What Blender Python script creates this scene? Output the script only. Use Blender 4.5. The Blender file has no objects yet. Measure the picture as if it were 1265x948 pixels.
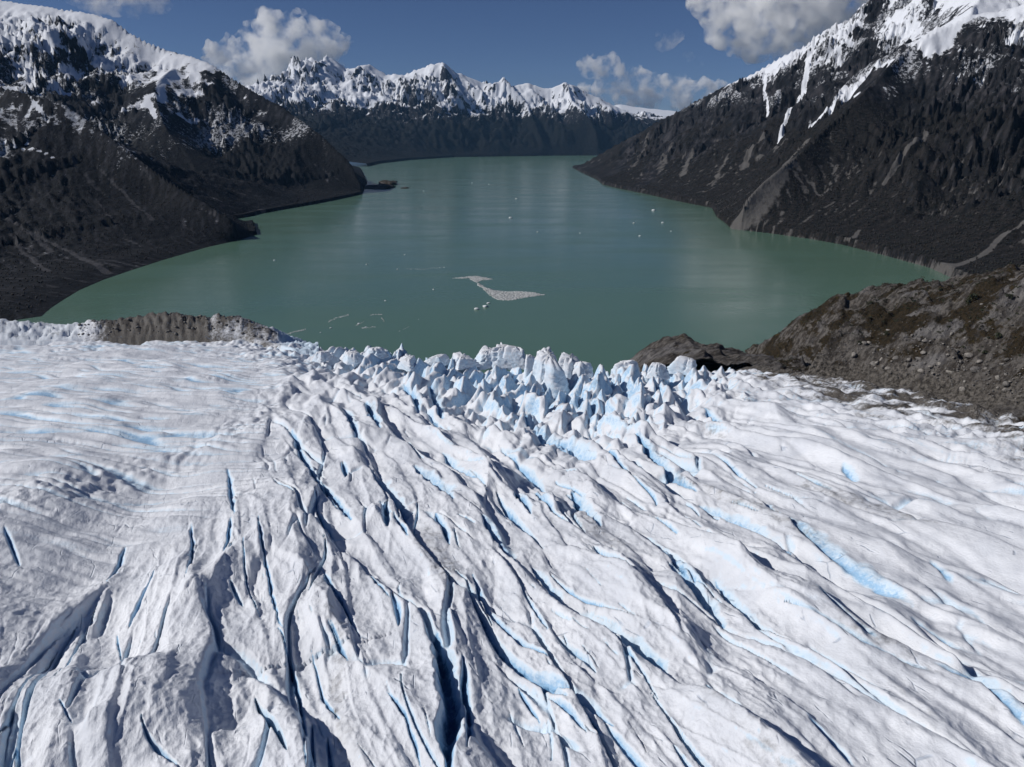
import bpy, bmesh, math, random
import numpy as np
from mathutils import Vector

SC = bpy.context.scene
COL = SC.collection
random.seed(7)
R = math.radians

# ------------------------------------------------------------------ camera
PITCH, FPX, CAMZ, PW, PH = 19.6, 840.0, 275.0, 1265.0, 948.0
cam = bpy.data.cameras.new("camera")
cam.sensor_width = 36.0
cam.lens = 36.0 * FPX / PW
cam.clip_start = 1.0
cam.clip_end = 120000.0
camo = bpy.data.objects.new("camera", cam)
COL.objects.link(camo)
camo.location = (0, 0, CAMZ)
camo.rotation_euler = (R(90 - PITCH), 0, 0)
SC.camera = camo

# ------------------------------------------------------------------ light
SUN_EL, SUN_AZ = 37.0, -97.0          # degrees; azimuth from +Y (view direction), negative = left
SUN_STRENGTH = 3.9
sun = bpy.data.lights.new("sun", 'SUN')
sun.energy = SUN_STRENGTH
sun.angle = R(0.53)
sun.color = (1.0, 0.965, 0.92)
suno = bpy.data.objects.new("sun", sun)
COL.objects.link(suno)
suno.rotation_euler = (R(90 - SUN_EL), 0, R(180 - SUN_AZ))
sd = Vector((math.sin(R(SUN_AZ)) * math.cos(R(SUN_EL)), math.cos(R(SUN_AZ)) * math.cos(R(SUN_EL)), math.sin(R(SUN_EL))))
suno.rotation_euler = sd.to_track_quat('Z', 'Y').to_euler()

world = bpy.data.worlds.new("World")
SC.world = world
world.use_nodes = True
wn, wl = world.node_tree.nodes, world.node_tree.links
bgn = wn["Background"]
sky = wn.new("ShaderNodeTexSky")
sky.sky_type = 'NISHITA'
sky.sun_disc = False
sky.sun_elevation = R(SUN_EL)
sky.sun_rotation = R(SUN_AZ)
sky.altitude = 2500
sky.air_density = 1.0
sky.dust_density = 0.0
sky.ozone_density = 2.0
hsv = wn.new("ShaderNodeHueSaturation")
hsv.inputs["Saturation"].default_value = 1.0
tint = wn.new("ShaderNodeMix"); tint.data_type = 'RGBA'; tint.blend_type = 'MULTIPLY'
tint.inputs[0].default_value = 1.0
tint.inputs[7].default_value = (0.55, 0.63, 0.87, 1)          # deep polarised blue of the whole sky
wl.new(sky.outputs[0], hsv.inputs["Color"])
wl.new(hsv.outputs[0], tint.inputs[6])
wl.new(tint.outputs[2], bgn.inputs[0])
bgn.inputs[1].default_value = 0.05
SC.view_settings.view_transform = 'Standard'
SC.view_settings.look = 'None'
SC.view_settings.exposure = 0.0
SC.view_settings.gamma = 1.0
SC.render.engine = 'CYCLES'
SC.cycles.max_bounces = 20
SC.cycles.glossy_bounces = 3
SC.cycles.transmission_bounces = 2
SC.cycles.diffuse_bounces = 3
SC.cycles.volume_bounces = 20
SC.cycles.use_denoising = True

# ------------------------------------------------------------------ pixel <-> place
cp, sp = math.cos(R(PITCH)), math.sin(R(PITCH))


def ray(px, py):
    a = (np.asarray(px, float) - PW / 2) / FPX
    b = (PH / 2 - np.asarray(py, float)) / FPX
    return a, cp + b * sp, b * cp - sp


def at_y(px, py, Y):
    dx, dy, dz = ray(px, py)
    t = Y / dy
    return (float(dx * t), float(Y), float(CAMZ + dz * t))


def on_z(px, py, z=0.0):
    dx, dy, dz = ray(px, py)
    t = (z - CAMZ) / dz
    return (float(dx * t), float(dy * t), z)


GA, GB = 181.7, -0.174                 # ice surface: z = GA + GB * y


def on_ice(px, py):
    dx, dy, dz = ray(px, py)
    t = (GA - CAMZ) / (dz - GB * dy)
    return dx * t, dy * t


# ------------------------------------------------------------------ noise
_rs = np.random.RandomState(11)
_ang = _rs.rand(4096) * 2 * np.pi
GXT, GYT = np.cos(_ang).astype(np.float32), np.sin(_ang).astype(np.float32)
RT = [_rs.rand(4096).astype(np.float32) for _ in range(5)]


def hidx(ix, iy, seed):
    return ((ix * 73856093) ^ (iy * 19349663) ^ (seed * 83492791 + 977)) & 4095


def pnoise(x, y, seed=0):
    x = np.asarray(x, np.float32); y = np.asarray(y, np.float32)
    fx, fy = np.floor(x), np.floor(y)
    ix, iy = fx.astype(np.int64), fy.astype(np.int64)
    x0, y0 = x - fx, y - fy
    u = x0 * x0 * x0 * (x0 * (x0 * 6 - 15) + 10)
    v = y0 * y0 * y0 * (y0 * (y0 * 6 - 15) + 10)
    def g(a, b):
        k = hidx(ix + a, iy + b, seed)
        return GXT[k] * (x0 - a) + GYT[k] * (y0 - b)
    n0 = g(0, 0); n0 = n0 + u * (g(1, 0) - n0)
    n1 = g(0, 1); n1 = n1 + u * (g(1, 1) - n1)
    return (n0 + v * (n1 - n0)) * 1.5


def fbm(x, y, octv=4, seed=0, gain=0.5, lac=2.03):
    a, s, t = 1.0, 0.0, 0.0
    for i in range(octv):
        s = s + a * pnoise(x, y, seed + i * 17)
        t += a
        a *= gain; x = x * lac + 3.7; y = y * lac - 1.3
    return s / t


def ridged(x, y, octv=4, seed=0, gain=0.5, lac=2.07):
    a, s, t, w = 1.0, 0.0, 0.0, 1.0
    for i in range(octv):
        n = 1 - np.abs(pnoise(x, y, seed + i * 13) - 0.13) * 1.6
        n = np.clip(n, 0, 1) ** 2 * w
        w = np.clip(n * 1.6, 0, 1)
        s = s + a * n; t += a
        a *= gain; x = x * lac + 5.1; y = y * lac + 2.9
    return s / t


def sm(a, b, x):
    t = np.clip((x - a) / (b - a), 0, 1)
    return t * t * (3 - 2 * t)


def cells(x, y, seed=0, jit=0.85):
    """Nearest and second nearest feature point: F1, F2, random of the cell (3), offset to its point."""
    x = np.asarray(x, np.float32); y = np.asarray(y, np.float32)
    fx, fy = np.floor(x), np.floor(y)
    ix, iy = fx.astype(np.int64), fy.astype(np.int64)
    F1 = np.full(x.shape, 9, np.float32); F2 = F1.copy()
    K = np.zeros(x.shape, np.int64); DX = np.zeros_like(F1); DY = np.zeros_like(F1)
    for a in (-1, 0, 1):
        for b in (-1, 0, 1):
            k = hidx(ix + a, iy + b, seed)
            dx = x - (fx + a + 0.5 + (RT[0][k] - 0.5) * jit)
            dy = y - (fy + b + 0.5 + (RT[1][k] - 0.5) * jit)
            d = np.sqrt(dx * dx + dy * dy)
            near = d < F1
            F2 = np.where(near, F1, np.minimum(F2, d))
            F1 = np.where(near, d, F1)
            K = np.where(near, k, K); DX = np.where(near, dx, DX); DY = np.where(near, dy, DY)
    return F1, F2, K, DX, DY


def blocks(x, y, seed, hgt, tx, ty, sharp=14.0, jit=0.85, cone=0.0):
    """Tilted blocks: every cell has its own height and tilt; blended over a narrow wall.  Returns height, gap (0 = between blocks)."""
    x = np.asarray(x, np.float32); y = np.asarray(y, np.float32)
    fx, fy = np.floor(x), np.floor(y)
    ix, iy = fx.astype(np.int64), fy.astype(np.int64)
    W = np.zeros(x.shape, np.float32); H = W.copy()
    F1 = np.full(x.shape, 9, np.float32); F2 = F1.copy()
    for a in (-1, 0, 1):
        for b in (-1, 0, 1):
            k = hidx(ix + a, iy + b, seed)
            dx = x - (fx + a + 0.5 + (RT[0][k] - 0.5) * jit)
            dy = y - (fy + b + 0.5 + (RT[1][k] - 0.5) * jit)
            d = np.sqrt(dx * dx + dy * dy)
            F2 = np.minimum(np.maximum(F1, d), F2)
            F1 = np.minimum(F1, d)
            w = np.exp(-sharp * d * (1 + 0.3 * d))
            h = hgt * (RT[2][k] - 0.5) * 2 + tx * dx * (0.4 + 1.2 * RT[3][k]) + ty * dy * (RT[4][k] - 0.5) * 2 - cone * d
            W += w; H += w * h
    return H / np.maximum(W, 1e-20), F2 - F1


def peaks(x, y, seed, hlo, hhi, slope, cap=0.75, jit=0.9):
    """Broken ice: the highest of many faceted pyramids, some with flat tops; steep on the +x side."""
    x = np.asarray(x, np.float32); y = np.asarray(y, np.float32)
    fx, fy = np.floor(x), np.floor(y)
    ix, iy = fx.astype(np.int64), fy.astype(np.int64)
    B = np.full(x.shape, -1e9, np.float32); S = B.copy()
    for a in (-1, 0, 1):
        for b in (-1, 0, 1):
            k = hidx(ix + a, iy + b, seed)
            dx = x - (fx + a + 0.5 + (RT[0][k] - 0.5) * jit)
            dy = y - (fy + b + 0.5 + (RT[1][k] - 0.5) * jit)
            f = np.full(x.shape, -9, np.float32)
            for q in range(4):
                an = RT[2][k] * 1.6 + q * 1.5708 + (RT[(q + 3) % 5][k] - 0.5) * 0.9
                ca, sa = np.cos(an), np.sin(an)
                st = 0.75 + 0.75 * np.maximum(ca, 0) + 0.5 * RT[q][(k + 37) & 4095]
                f = np.maximum(f, (ca * dx + sa * dy) * st)
            hi = hlo + (hhi - hlo) * RT[3][k] ** 1.5
            h = hi - slope * np.maximum(f, (RT[4][k] - cap) * 0.5 + 0.18 * dx + 0.2 * (RT[1][k] - 0.5) * dy)
            S = np.maximum(np.minimum(B, h), S)
            B = np.maximum(B, h)
    return B, B - S


def cracks(u, v, cu, cv, seed, prob, w0, w1, ang=0.22):
    """short tapering cracks, one per cell at most; u, v in metres, cracks run along v"""
    u = np.asarray(u, np.float32); v = np.asarray(v, np.float32)
    x, y = u / cu, v / cv
    fx, fy = np.floor(x), np.floor(y)
    ix, iy = fx.astype(np.int64), fy.astype(np.int64)
    M = np.zeros(u.shape, np.float32)
    for a in (-1, 0, 1):
        for b in (-1, 0, 1):
            k = hidx(ix + a, iy + b, seed)
            dx = (x - (fx + a + RT[0][k])) * cu; dy = (y - (fy + b + RT[1][k])) * cv
            an = (RT[2][k] - 0.5) * 2 * ang
            al = dy + dx * an; ac = dx - dy * an
            hl = cv * (0.18 + 0.45 * RT[3][k])
            t = al / hl
            ac = ac + (RT[4][k] - 0.5) * 0.14 * hl * t * t
            w = (w0 + (w1 - w0) * RT[(1)][(k + 51) & 4095] ** 2) * np.clip(1 - t * t, 0.02, 1)
            on = (RT[0][(k + 91) & 4095] < prob) & (np.abs(t) < 1)
            M = np.maximum(M, np.where(on, sm(1.0, 0.25, np.abs(ac) / w), 0))
    return M


def seg_dist(X, Y, P):
    """distance to a polyline, values interpolated along it (columns 2..), arc length, side (+ right of travel towards the viewer)"""
    P = np.asarray(P, np.float32)
    best = np.full(X.shape, 1e12, np.float32)
    val = [np.zeros(X.shape, np.float32) for _ in range(P.shape[1] - 2)]
    arc = np.zeros(X.shape, np.float32); side = np.zeros(X.shape, np.float32)
    acc = 0.0
    for i in range(len(P) - 1):
        a, b = P[i], P[i + 1]
        tx, ty = b[0] - a[0], b[1] - a[1]
        L2 = float(tx * tx + ty * ty) + 1e-9
        t = np.clip(((X - a[0]) * tx + (Y - a[1]) * ty) / L2, 0, 1)
        ex, ey = X - a[0] - t * tx, Y - a[1] - t * ty
        d = ex * ex + ey * ey
        m = d < best
        best = np.where(m, d, best)
        for j in range(len(val)):
            val[j] = np.where(m, a[2 + j] + t * (b[2 + j] - a[2 + j]), val[j])
        L = math.sqrt(L2)
        arc = np.where(m, acc + t * L, arc)
        side = np.where(m, np.sign(tx * (Y - a[1]) - ty * (X - a[0])), side)
        acc += L
    return np.sqrt(best), val, arc, side, acc


def inside(X, Y, P):
    c = np.zeros(X.shape, bool)
    n = len(P)
    for i in range(n):
        x1, y1 = P[i][0], P[i][1]; x2, y2 = P[(i + 1) % n][0], P[(i + 1) % n][1]
        if y1 == y2: continue
        m = ((y1 > Y) != (y2 > Y)) & (X < (x2 - x1) * (Y - y1) / (y2 - y1) + x1)
        c ^= m
    return c


# ------------------------------------------------------------------ mesh helpers
def tag(o, label=None, cat=None, group=None, kind=None):
    if label: o["label"] = label
    if cat: o["category"] = cat
    if group: o["group"] = group
    if kind: o["kind"] = kind
    return o


def grid_mesh(name, X, Y, Z, attrs=None, mat=None, smooth=True):
    nr, nc = X.shape
    me = bpy.data.meshes.new(name)
    co = np.stack([X, Y, Z], -1).astype(np.float32).reshape(-1)
    n = nr * nc
    me.vertices.add(n)
    me.vertices.foreach_set("co", co)
    i = np.arange(n, dtype=np.int32).reshape(nr, nc)
    q = np.stack([i[:-1, :-1], i[:-1, 1:], i[1:, 1:], i[1:, :-1]], -1).reshape(-1)
    # keep faces pointing up
    ax = X[0, 1] - X[0, 0]; ay = Y[0, 1] - Y[0, 0]; bx = X[1, 0] - X[0, 0]; by = Y[1, 0] - Y[0, 0]
    if ax * by - ay * bx < 0:
        q = q.reshape(-1, 4)[:, ::-1].reshape(-1)
    nf = len(q) // 4
    me.loops.add(nf * 4)
    me.loops.foreach_set("vertex_index", np.ascontiguousarray(q, dtype=np.int32))
    me.polygons.add(nf)
    me.polygons.foreach_set("loop_start", np.arange(0, nf * 4, 4, dtype=np.int32))
    me.update(calc_edges=True)
    if smooth:
        me.polygons.foreach_set("use_smooth", np.ones(nf, bool))
    for k, v in (attrs or {}).items():
        a = me.attributes.new(k, 'FLOAT', 'POINT')
        a.data.foreach_set("value", np.ascontiguousarray(v, dtype=np.float32).reshape(-1))
    if mat: me.materials.append(mat)
    o = bpy.data.objects.new(name, me)
    COL.objects.link(o)
    return o


def tri_mesh(name, V, F, mat, parent=None, smooth=False, attrs=None):
    """V (n,3), F (m,3) arrays -> one mesh object"""
    me = bpy.data.meshes.new(name)
    V = np.asarray(V, np.float32); F = np.asarray(F, np.int32)
    me.vertices.add(len(V)); me.vertices.foreach_set("co", V.reshape(-1))
    me.loops.add(F.size); me.loops.foreach_set("vertex_index", F.reshape(-1))
    me.polygons.add(len(F)); me.polygons.foreach_set("loop_start", np.arange(0, F.size, 3, dtype=np.int32))
    me.update(calc_edges=True)
    if smooth: me.polygons.foreach_set("use_smooth", np.ones(len(F), bool))
    for k, v in (attrs or {}).items():
        a = me.attributes.new(k, 'FLOAT', 'POINT'); a.data.foreach_set("value", np.asarray(v, np.float32))
    if mat: me.materials.append(mat)
    o = bpy.data.objects.new(name, me); COL.objects.link(o)
    if parent: o.parent = parent
    return o


# ------------------------------------------------------------------ materials
class NT:
    def __init__(s, name):
        s.m = bpy.data.materials.new(name); s.m.use_nodes = True
        s.n, s.l = s.m.node_tree.nodes, s.m.node_tree.links
        s.b = s.n["Principled BSDF"]
    def put(s, sock, v):
        if isinstance(v, bpy.types.NodeSocket): s.l.new(v, sock)
        elif isinstance(v, (tuple, list)) and len(v) == 3 and sock.type == 'RGBA': sock.default_value = (*v, 1)
        else: sock.default_value = v
    def attr(s, name):
        a = s.n.new("ShaderNodeAttribute"); a.attribute_name = name; return a.outputs["Fac"]
    def pos(s):
        return s.n.new("ShaderNodeNewGeometry").outputs["Position"]
    def scale(s, v, sc):
        m = s.n.new("ShaderNodeVectorMath"); m.operation = 'MULTIPLY'; s.l.new(v, m.inputs[0]); m.inputs[1].default_value = sc
        return m.outputs[0]
    def noise(s, v, sc, det=4, rough=0.55, dist=0.0):
        t = s.n.new("ShaderNodeTexNoise"); s.l.new(v, t.inputs["Vector"])
        t.inputs["Scale"].default_value = sc; t.inputs["Detail"].default_value = det
        t.inputs["Roughness"].default_value = rough; t.inputs["Distortion"].default_value = dist
        return t.outputs["Fac"]
    def math(s, op, a, b=0.0, clamp=False):
        m = s.n.new("ShaderNodeMath"); m.operation = op; m.use_clamp = clamp
        s.put(m.inputs[0], a); s.put(m.inputs[1], b); return m.outputs[0]
    def ramp(s, v, lo, hi, a=0.0, b=1.0):
        m = s.n.new("ShaderNodeMapRange"); m.interpolation_type = 'SMOOTHSTEP'
        s.put(m.inputs[0], v); s.put(m.inputs[1], lo); s.put(m.inputs[2], hi); s.put(m.inputs[3], a); s.put(m.inputs[4], b)
        return m.outputs[0]
    def mix(s, f, a, b):
        m = s.n.new("ShaderNodeMix"); m.data_type = 'RGBA'
        s.put(m.inputs[0], f); s.put(m.inputs[6], a); s.put(m.inputs[7], b); return m.outputs[2]
    def bump(s, h, dist, strength=1.0, normal=None):
        b = s.n.new("ShaderNodeBump"); s.put(b.inputs["Height"], h)
        b.inputs["Distance"].default_value = dist; b.inputs["Strength"].default_value = strength
        if normal: s.l.new(normal, b.inputs["Normal"])
        return b.outputs[0]


def mountain_material(name, rock, rock2, forest, forest2, scree, sc=1.0, snow=(0.66, 0.685, 0.735), snowbreak=0.5):
    t = NT(name); p = t.pos()
    n1 = t.noise(p, 0.006 * sc, 8, 0.62)
    n2 = t.noise(p, 0.03 * sc, 6, 0.65)
    n3 = t.noise(t.scale(p, (1, 1, 0.35)), 0.11 * sc, 5, 0.7)
    nb = t.math('ADD', t.math('MULTIPLY', n1, 0.45), t.math('ADD', t.math('MULTIPLY', n2, 0.3), t.math('MULTIPLY', n3, 0.25)))
    rib = t.attr("rib")
    nr = t.math('ADD', nb, t.math('MULTIPLY', rib, 0.11))
    c_rock = t.mix(t.ramp(nr, 0.42, 0.72), rock, rock2)
    c_for = t.mix(t.ramp(t.math('ADD', n3, t.math('MULTIPLY', rib, 0.14)), 0.33, 0.70), forest, forest2)
    ff = t.ramp(t.math('ADD', t.attr("forest"), t.math('SUBTRACT', t.math('MULTIPLY', t.math('SUBTRACT', nb, 0.5), 1.6), t.math('MULTIPLY', rib, 0.16))), 0.38, 0.62)
    c = t.mix(ff, c_rock, c_for)
    fs = t.ramp(t.math('ADD', t.attr("scree"), t.math('ADD', t.math('MULTIPLY', t.math('SUBTRACT', n2, 0.5), 1.2), t.math('MULTIPLY', rib, 0.16))), 0.38, 0.72)
    c = t.mix(fs, c, scree)
    fw = t.ramp(t.math('ADD', t.attr("snow"), t.math('MULTIPLY', t.math('SUBTRACT', nb, 0.5), snowbreak * 4)), 0.43, 0.57)
    c = t.mix(fw, c, snow)
    nd = t.noise(p, 0.07 * sc, 5, 0.75)
    fd = t.math('MULTIPLY', t.ramp(t.math('ADD', nd, t.math('MULTIPLY', t.math('SUBTRACT', t.attr("dust"), 0.5), 0.35)), 0.50, 0.60), t.ramp(t.attr("dust"), 0.05, 0.5, 0.0, 0.6))
    c = t.mix(fd, c, snow)
    t.put(t.b.inputs["Base Color"], c)
    t.b.inputs["Roughness"].default_value = 0.9
    t.b.inputs["Specular IOR Level"].default_value = 0.15
    hb = t.math('ADD', t.math('MULTIPLY', n1, 0.8), t.math('ADD', t.math('MULTIPLY', n2, 0.35), t.math('MULTIPLY', n3, 0.11)))
    hb = t.math('MULTIPLY', hb, t.ramp(fw, 0, 1, 1.0, 0.3))
    t.put(t.b.inputs["Normal"], t.bump(hb, 24.0 / sc, 0.8))
    return t.m


# ------------------------------------------------------------------ the lake shore in plan
rsh = [on_z(*p) for p in ((1195, 352), (1150, 331), (1080, 312), (1040, 302), (1000, 295), (950, 288), (905, 283), (897, 276), (886, 268),
                          (880, 257), (830, 247), (800, 240), (765, 233), (745, 228), (738, 222), (720, 214), (707, 207))]
right_shore = [(1500, 900, 0), (1150, 1180, 0)] + rsh + [(1050, 8300, 0), (1900, 10500, 0)]
lsh = [on_z(*p) for p in ((445, 208), (449, 216), (453, 226), (447, 240), (420, 246), (390, 252), (350, 259), (322, 264), (306, 268))]
lsh += [(-1090, 2480, 0), (-1060, 2250, 0)]
lsh += [on_z(*p) for p in ((313, 276), (317, 290), (290, 298), (255, 306), (200, 322), (160, 335), (128, 346), (100, 358), (80, 370), (62, 382), (52, 391))]
far_shore = [(4200, 14300, 0)] + [on_z(*p) for p in ((800, 192.5), (720, 192.3), (680, 192.6), (620, 193.5), (560, 194.5), (505, 198), (470, 202))]
LAKE = right_shore + far_shore + lsh + [(-930, 950, 0), (-930, 700, 0), (-400, 560, 0), (400, 560, 0), (1500, 600, 0)]
LAKE = [(p[0], p[1]) for p in LAKE]


def polar(az0, az1, nA, r0, r1, nR, power=1.0):
    az = np.linspace(R(az0), R(az1), nA)
    t = np.linspace(0, 1, nR)
    r = r0 * (r1 / r0) ** (t ** power)
    A, RR = np.meshgrid(az, r)
    return (RR * np.sin(A)).astype(np.float32), (RR * np.cos(A)).astype(np.float32), A, RR


def grad(Z, A, RR):
    dr = np.gradient(RR, axis=0); da = np.gradient(A, axis=1) * RR
    gr = np.gradient(Z, axis=0) / dr
    ga = np.gradient(Z, axis=1) / da
    return gr * np.sin(A) + ga * np.cos(A), gr * np.cos(A) - ga * np.sin(A)


def gullies(X, Y, gx, gy, cell, seed):
    L = np.sqrt(gx * gx + gy * gy) + 1e-5
    sx, sy = (-gy / L).astype(np.float32), (gx / L).astype(np.float32)
    px, py = X / cell, Y / cell
    fx, fy = np.floor(px), np.floor(py)
    ix, iy = fx.astype(np.int64), fy.astype(np.int64)
    acc = np.zeros(X.shape, np.float32); W = np.zeros(X.shape, np.float32)
    for a in (-1, 0, 1, 2):
        for b in (-1, 0, 1, 2):
            k = hidx(ix + a, iy + b, seed)
            vx = px - (fx + a + RT[0][k] - 0.5); vy = py - (fy + b + RT[1][k] - 0.5)
            w = np.exp(-(vx * vx + vy * vy) * 2.0)
            acc += w * np.cos((vx * sx + vy * sy) * 2 * np.pi + RT[2][k] * 0.8)
            W += w
    return acc / W


def terrain(X, Y, A, RR, ridges, e=1.0, rough=1.0, gul=((600, 0.30), (260, 0.22), (110, 0.16), (48, 0.12)), seed=3, warp=60.0, keep=120.0, nz=(700, 0.12), ce=0.25, jag=None, ribs=1.0):
    """Height between the shore (0) and the crests, cut by gullies that run downhill."""
    wx = X + fbm(X / 500, Y / 500, 3, seed) * warp * 2; wy = Y + fbm(X / 500 + 9, Y / 500 - 4, 3, seed + 5) * warp * 2
    ds, _, _, _, _ = seg_dist(X, Y, [(p[0], p[1]) for p in LAKE] + [LAKE[0]])
    ins = inside(X, Y, LAKE)
    dsm = np.where(ins, 0, ds)
    Z = None
    dmin = None
    for rp in ridges:
        d0, (zc,), _, _, _ = seg_dist(X, Y, rp)
        d1, (zc1,), _, _, _ = seg_dist(wx, wy, rp)
        k = sm(0, keep * 3, d0)
        d = d0 + (d1 - d0) * k
        h = zc * (dsm / (dsm + d + 1e-3)) ** e
        Z = h if Z is None else np.maximum(Z, h) + 12 * np.exp(-np.abs(Z - h) / 25.0)
        dmin = d0 if dmin is None else np.minimum(dmin, d0)
    env = np.minimum(1, dsm / 350.0) * (ce + (1 - ce) * sm(0, keep * 2.5, dmin)) * rough
    base = np.maximum(Z, 1)
    amp = np.minimum(base, 420.0)
    Z = Z + env * amp * nz[1] * 2 * fbm(X / nz[0], Y / nz[0], 5, seed + 40)
    gx, gy = grad(Z, A, RR)
    terrain.rib = np.clip((0.7 * gullies(X + 0.3 * wx, Y + 0.3 * wy, gx, gy, 40.0 * ribs, seed + 70) + 0.6 * gullies(X, Y, gx, gy, 19.0 * ribs, seed + 71) + 0.5 * fbm(X / 25 / ribs, Y / 25 / ribs, 3, seed + 72)), -1.3, 1.3)
    cut = np.zeros(X.shape, np.float32)
    for i, (c, s) in enumerate(gul):
        gx, gy = grad(Z, A, RR)
        sl = np.sqrt(gx * gx + gy * gy)
        g = gullies(X, Y, gx, gy, c, seed + 60 + i)
        a = c * s * np.clip(sl, 0, 1.0)
        Z = Z + env * np.minimum(a, base * 0.5) * g * 0.7
        cut = cut * 0.8 - g
    Z = Z + env * (10 * (ridged(X / 60, Y / 60, 4, seed + 90) - 0.4) + 5 * (ridged(X / 21, Y / 21, 3, seed + 95) - 0.4))
    if jag: Z = Z + env * jag[1] * (ridged(X / jag[0], Y / jag[0], 4, seed + 97, 0.6) - 0.45) * sm(300, 900, Z)
    Z = np.maximum(Z, np.minimum(ds * 0.22, 14.0))
    Z = np.where(ins, -np.minimum(ds * 0.35, 6.0) - 0.3, Z)
    gx, gy = grad(Z, A, RR)
    return Z, np.sqrt(gx * gx + gy * gy), cut, ds, dmin, gx, gy


# ------------------------------------------------------------------ mountains
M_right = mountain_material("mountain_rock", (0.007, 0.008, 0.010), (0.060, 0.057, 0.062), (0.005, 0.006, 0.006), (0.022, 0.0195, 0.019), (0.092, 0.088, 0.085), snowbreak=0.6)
M_left = mountain_material("shaded_rock", (0.004, 0.005, 0.007), (0.036, 0.037, 0.045), (0.002, 0.003, 0.004), (0.0105, 0.0105, 0.0125), (0.05, 0.05, 0.055), snowbreak=0.62)  # darker copy of the mountain rock, left slopes' shade put into its colours
M_far = mountain_material("far_rock", (0.008, 0.008, 0.010), (0.038, 0.037, 0.040), (0.004, 0.005, 0.005), (0.007, 0.008, 0.008), (0.12, 0.105, 0.10), sc=0.3)


def surface_line(T, pts):
    """points of a terrain that the photograph shows at these pixels, as a line in plan"""
    X, Y, Z = T
    d = cp * Y - sp * (Z - CAMZ); u = sp * Y + cp * (Z - CAMZ)
    qx = PW / 2 + FPX * X / d; qy = PH / 2 - FPX * u / d; rng = np.hypot(X, Y)
    out = []
    for px, py in pts:
        e = np.hypot(qx - px, qy - py) + rng * 0.0004
        k = int(np.argmin(e)); out.append((float(X.flat[k]), float(Y.flat[k])))
    return out


def streak_mask(T, lines, seed):
    """soft worn streaks along lines; each line is (pixels, width in metres far end, near end, strength)"""
    X, Y, Z = T; M = np.zeros(X.shape, np.float32)
    jx = fbm(X / 90, Y / 90, 4, seed); jy = fbm(X / 90, Y / 90, 4, seed + 9)
    for pts, w0, w1, st in lines:
        P = surface_line(T, pts); n = len(P)
        P = [(p[0], p[1], w0 + (w1 - w0) * i / (n - 1)) for i, p in enumerate(P)]
        d, (w,), arc, side, L = seg_dist(X + jx * max(w0, w1) * 0.55, Y + jy * max(w0, w1) * 0.55, P)
        M = np.maximum(M, st * sm(1.35, 0.2, d / w))
    return M

# right wall of the lake
rid1 = [at_y(*p) for p in ((707, 207, 7250), (740, 190, 7050), (800, 158, 6750), (850, 132, 6450), (900, 106, 6150), (950, 79, 5850), (1000, 53, 5550),
                           (1050, 24, 5250), (1085, 5, 5050), (1120, -24, 4900), (1180, -70, 4700), (1300, -130, 4500), (1500, -170, 4300))]
rid1[0] = (rid1[0][0], rid1[0][1], 2.0)
rid2 = [at_y(*p) for p in ((1600, -110, 3000), (1400, -60, 3150), (1265, 6, 3250), (1200, 22, 3300), (1126, 54, 3200), (1097, 84, 3050), (1060, 122, 2850),
                           (1020, 160, 2680), (985, 190, 2520), (940, 228, 2350), (905, 262, 2250))]
rid3 = [at_y(*p) for p in ((1200, 22, 3300), (1215, -30, 3900), (1230, -90, 4600))]
X, Y, A, RR = polar(4.4, 47, 510, 1150, 9500, 400)
Z, SL, CUT, DS, DM, gx, gy = terrain(X, Y, A, RR, [rid1, rid2, rid3], e=1.12, seed=3, ribs=1.25, gul=((600, 0.30), (260, 0.26), (115, 0.22), (52, 0.18), (26, 0.14)))
zz = Z + 140 * fbm(X / 420, Y / 420, 4, 200)
snow = 0.66 * sm(560, 800, zz) * (1 - 0.40 * sm(1.0, 1.6, SL)) + 0.10 * CUT * sm(330, 600, zz) + 0.16 * sm(380, 640, zz) + 0.22 * fbm(X / 190, Y / 190, 4, 203) * sm(300, 520, zz)
near2, _, _, _, _ = seg_dist(X, Y, rid2)
spur = np.exp(-near2 / 420.0) * sm(3700, 3200, Y)
snow = snow - 0.75 * spur * sm(900, 640, zz)
forest = sm(520, 330, zz) * (1 - 0.6 * sm(0.75, 1.15, SL)) + 0.35 * spur
scr = 0.30 * CUT + 0.38 * sm(0.02, 0.55, CUT) * sm(420, 180, Z) * sm(0.2, 0.5, SL) - 0.1
TR = (X, Y, Z)
scr = np.maximum(scr, streak_mask(TR, [([(990, 182), (963, 223), (935, 250), (908, 274)], 25, 70, 0.85), ([(945, 164), (926, 186), (917, 207)], 18, 26, 0.9), ([(981, 173), (960, 184), (938, 194)], 16, 26, 0.8), ([(856, 182), (850, 197), (844, 216)], 20, 34, 0.75),
    ([(1145, 162), (1138, 177), (1113, 195), (1090, 228)], 12, 8, 0.9), ([(1268, 268), (1235, 295), (1208, 318)], 8, 12, 0.95), ([(1208, 318), (1180, 329), (1158, 337)], 10, 22, 0.95), ([(1062, 284), (1053, 294)], 8, 12, 0.8), ([(800, 172), (783, 205)], 20, 40, 0.6), ([(830, 176), (815, 212)], 20, 34, 0.6),
    ([(1030, 250), (1000, 270), (975, 285)], 8, 12, 0.6), ([(1200, 352), (1150, 333), (1080, 314), (1000, 296), (905, 284)], 9, 9, 0.55), ([(900, 190), (880, 230)], 14, 20, 0.6), ([(880, 150), (868, 172)], 14, 20, 0.55)], 300))
cliff_rock = streak_mask(TR, [([(780, 172), (760, 215)], 90, 110, 1.0), ([(830, 160), (800, 225)], 90, 120, 1.0), ([(880, 140), (850, 200)], 90, 110, 0.8), ([(940, 110), (920, 170)], 100, 90, 0.8)], 310)
forest = forest - 0.6 * cliff_rock
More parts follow.
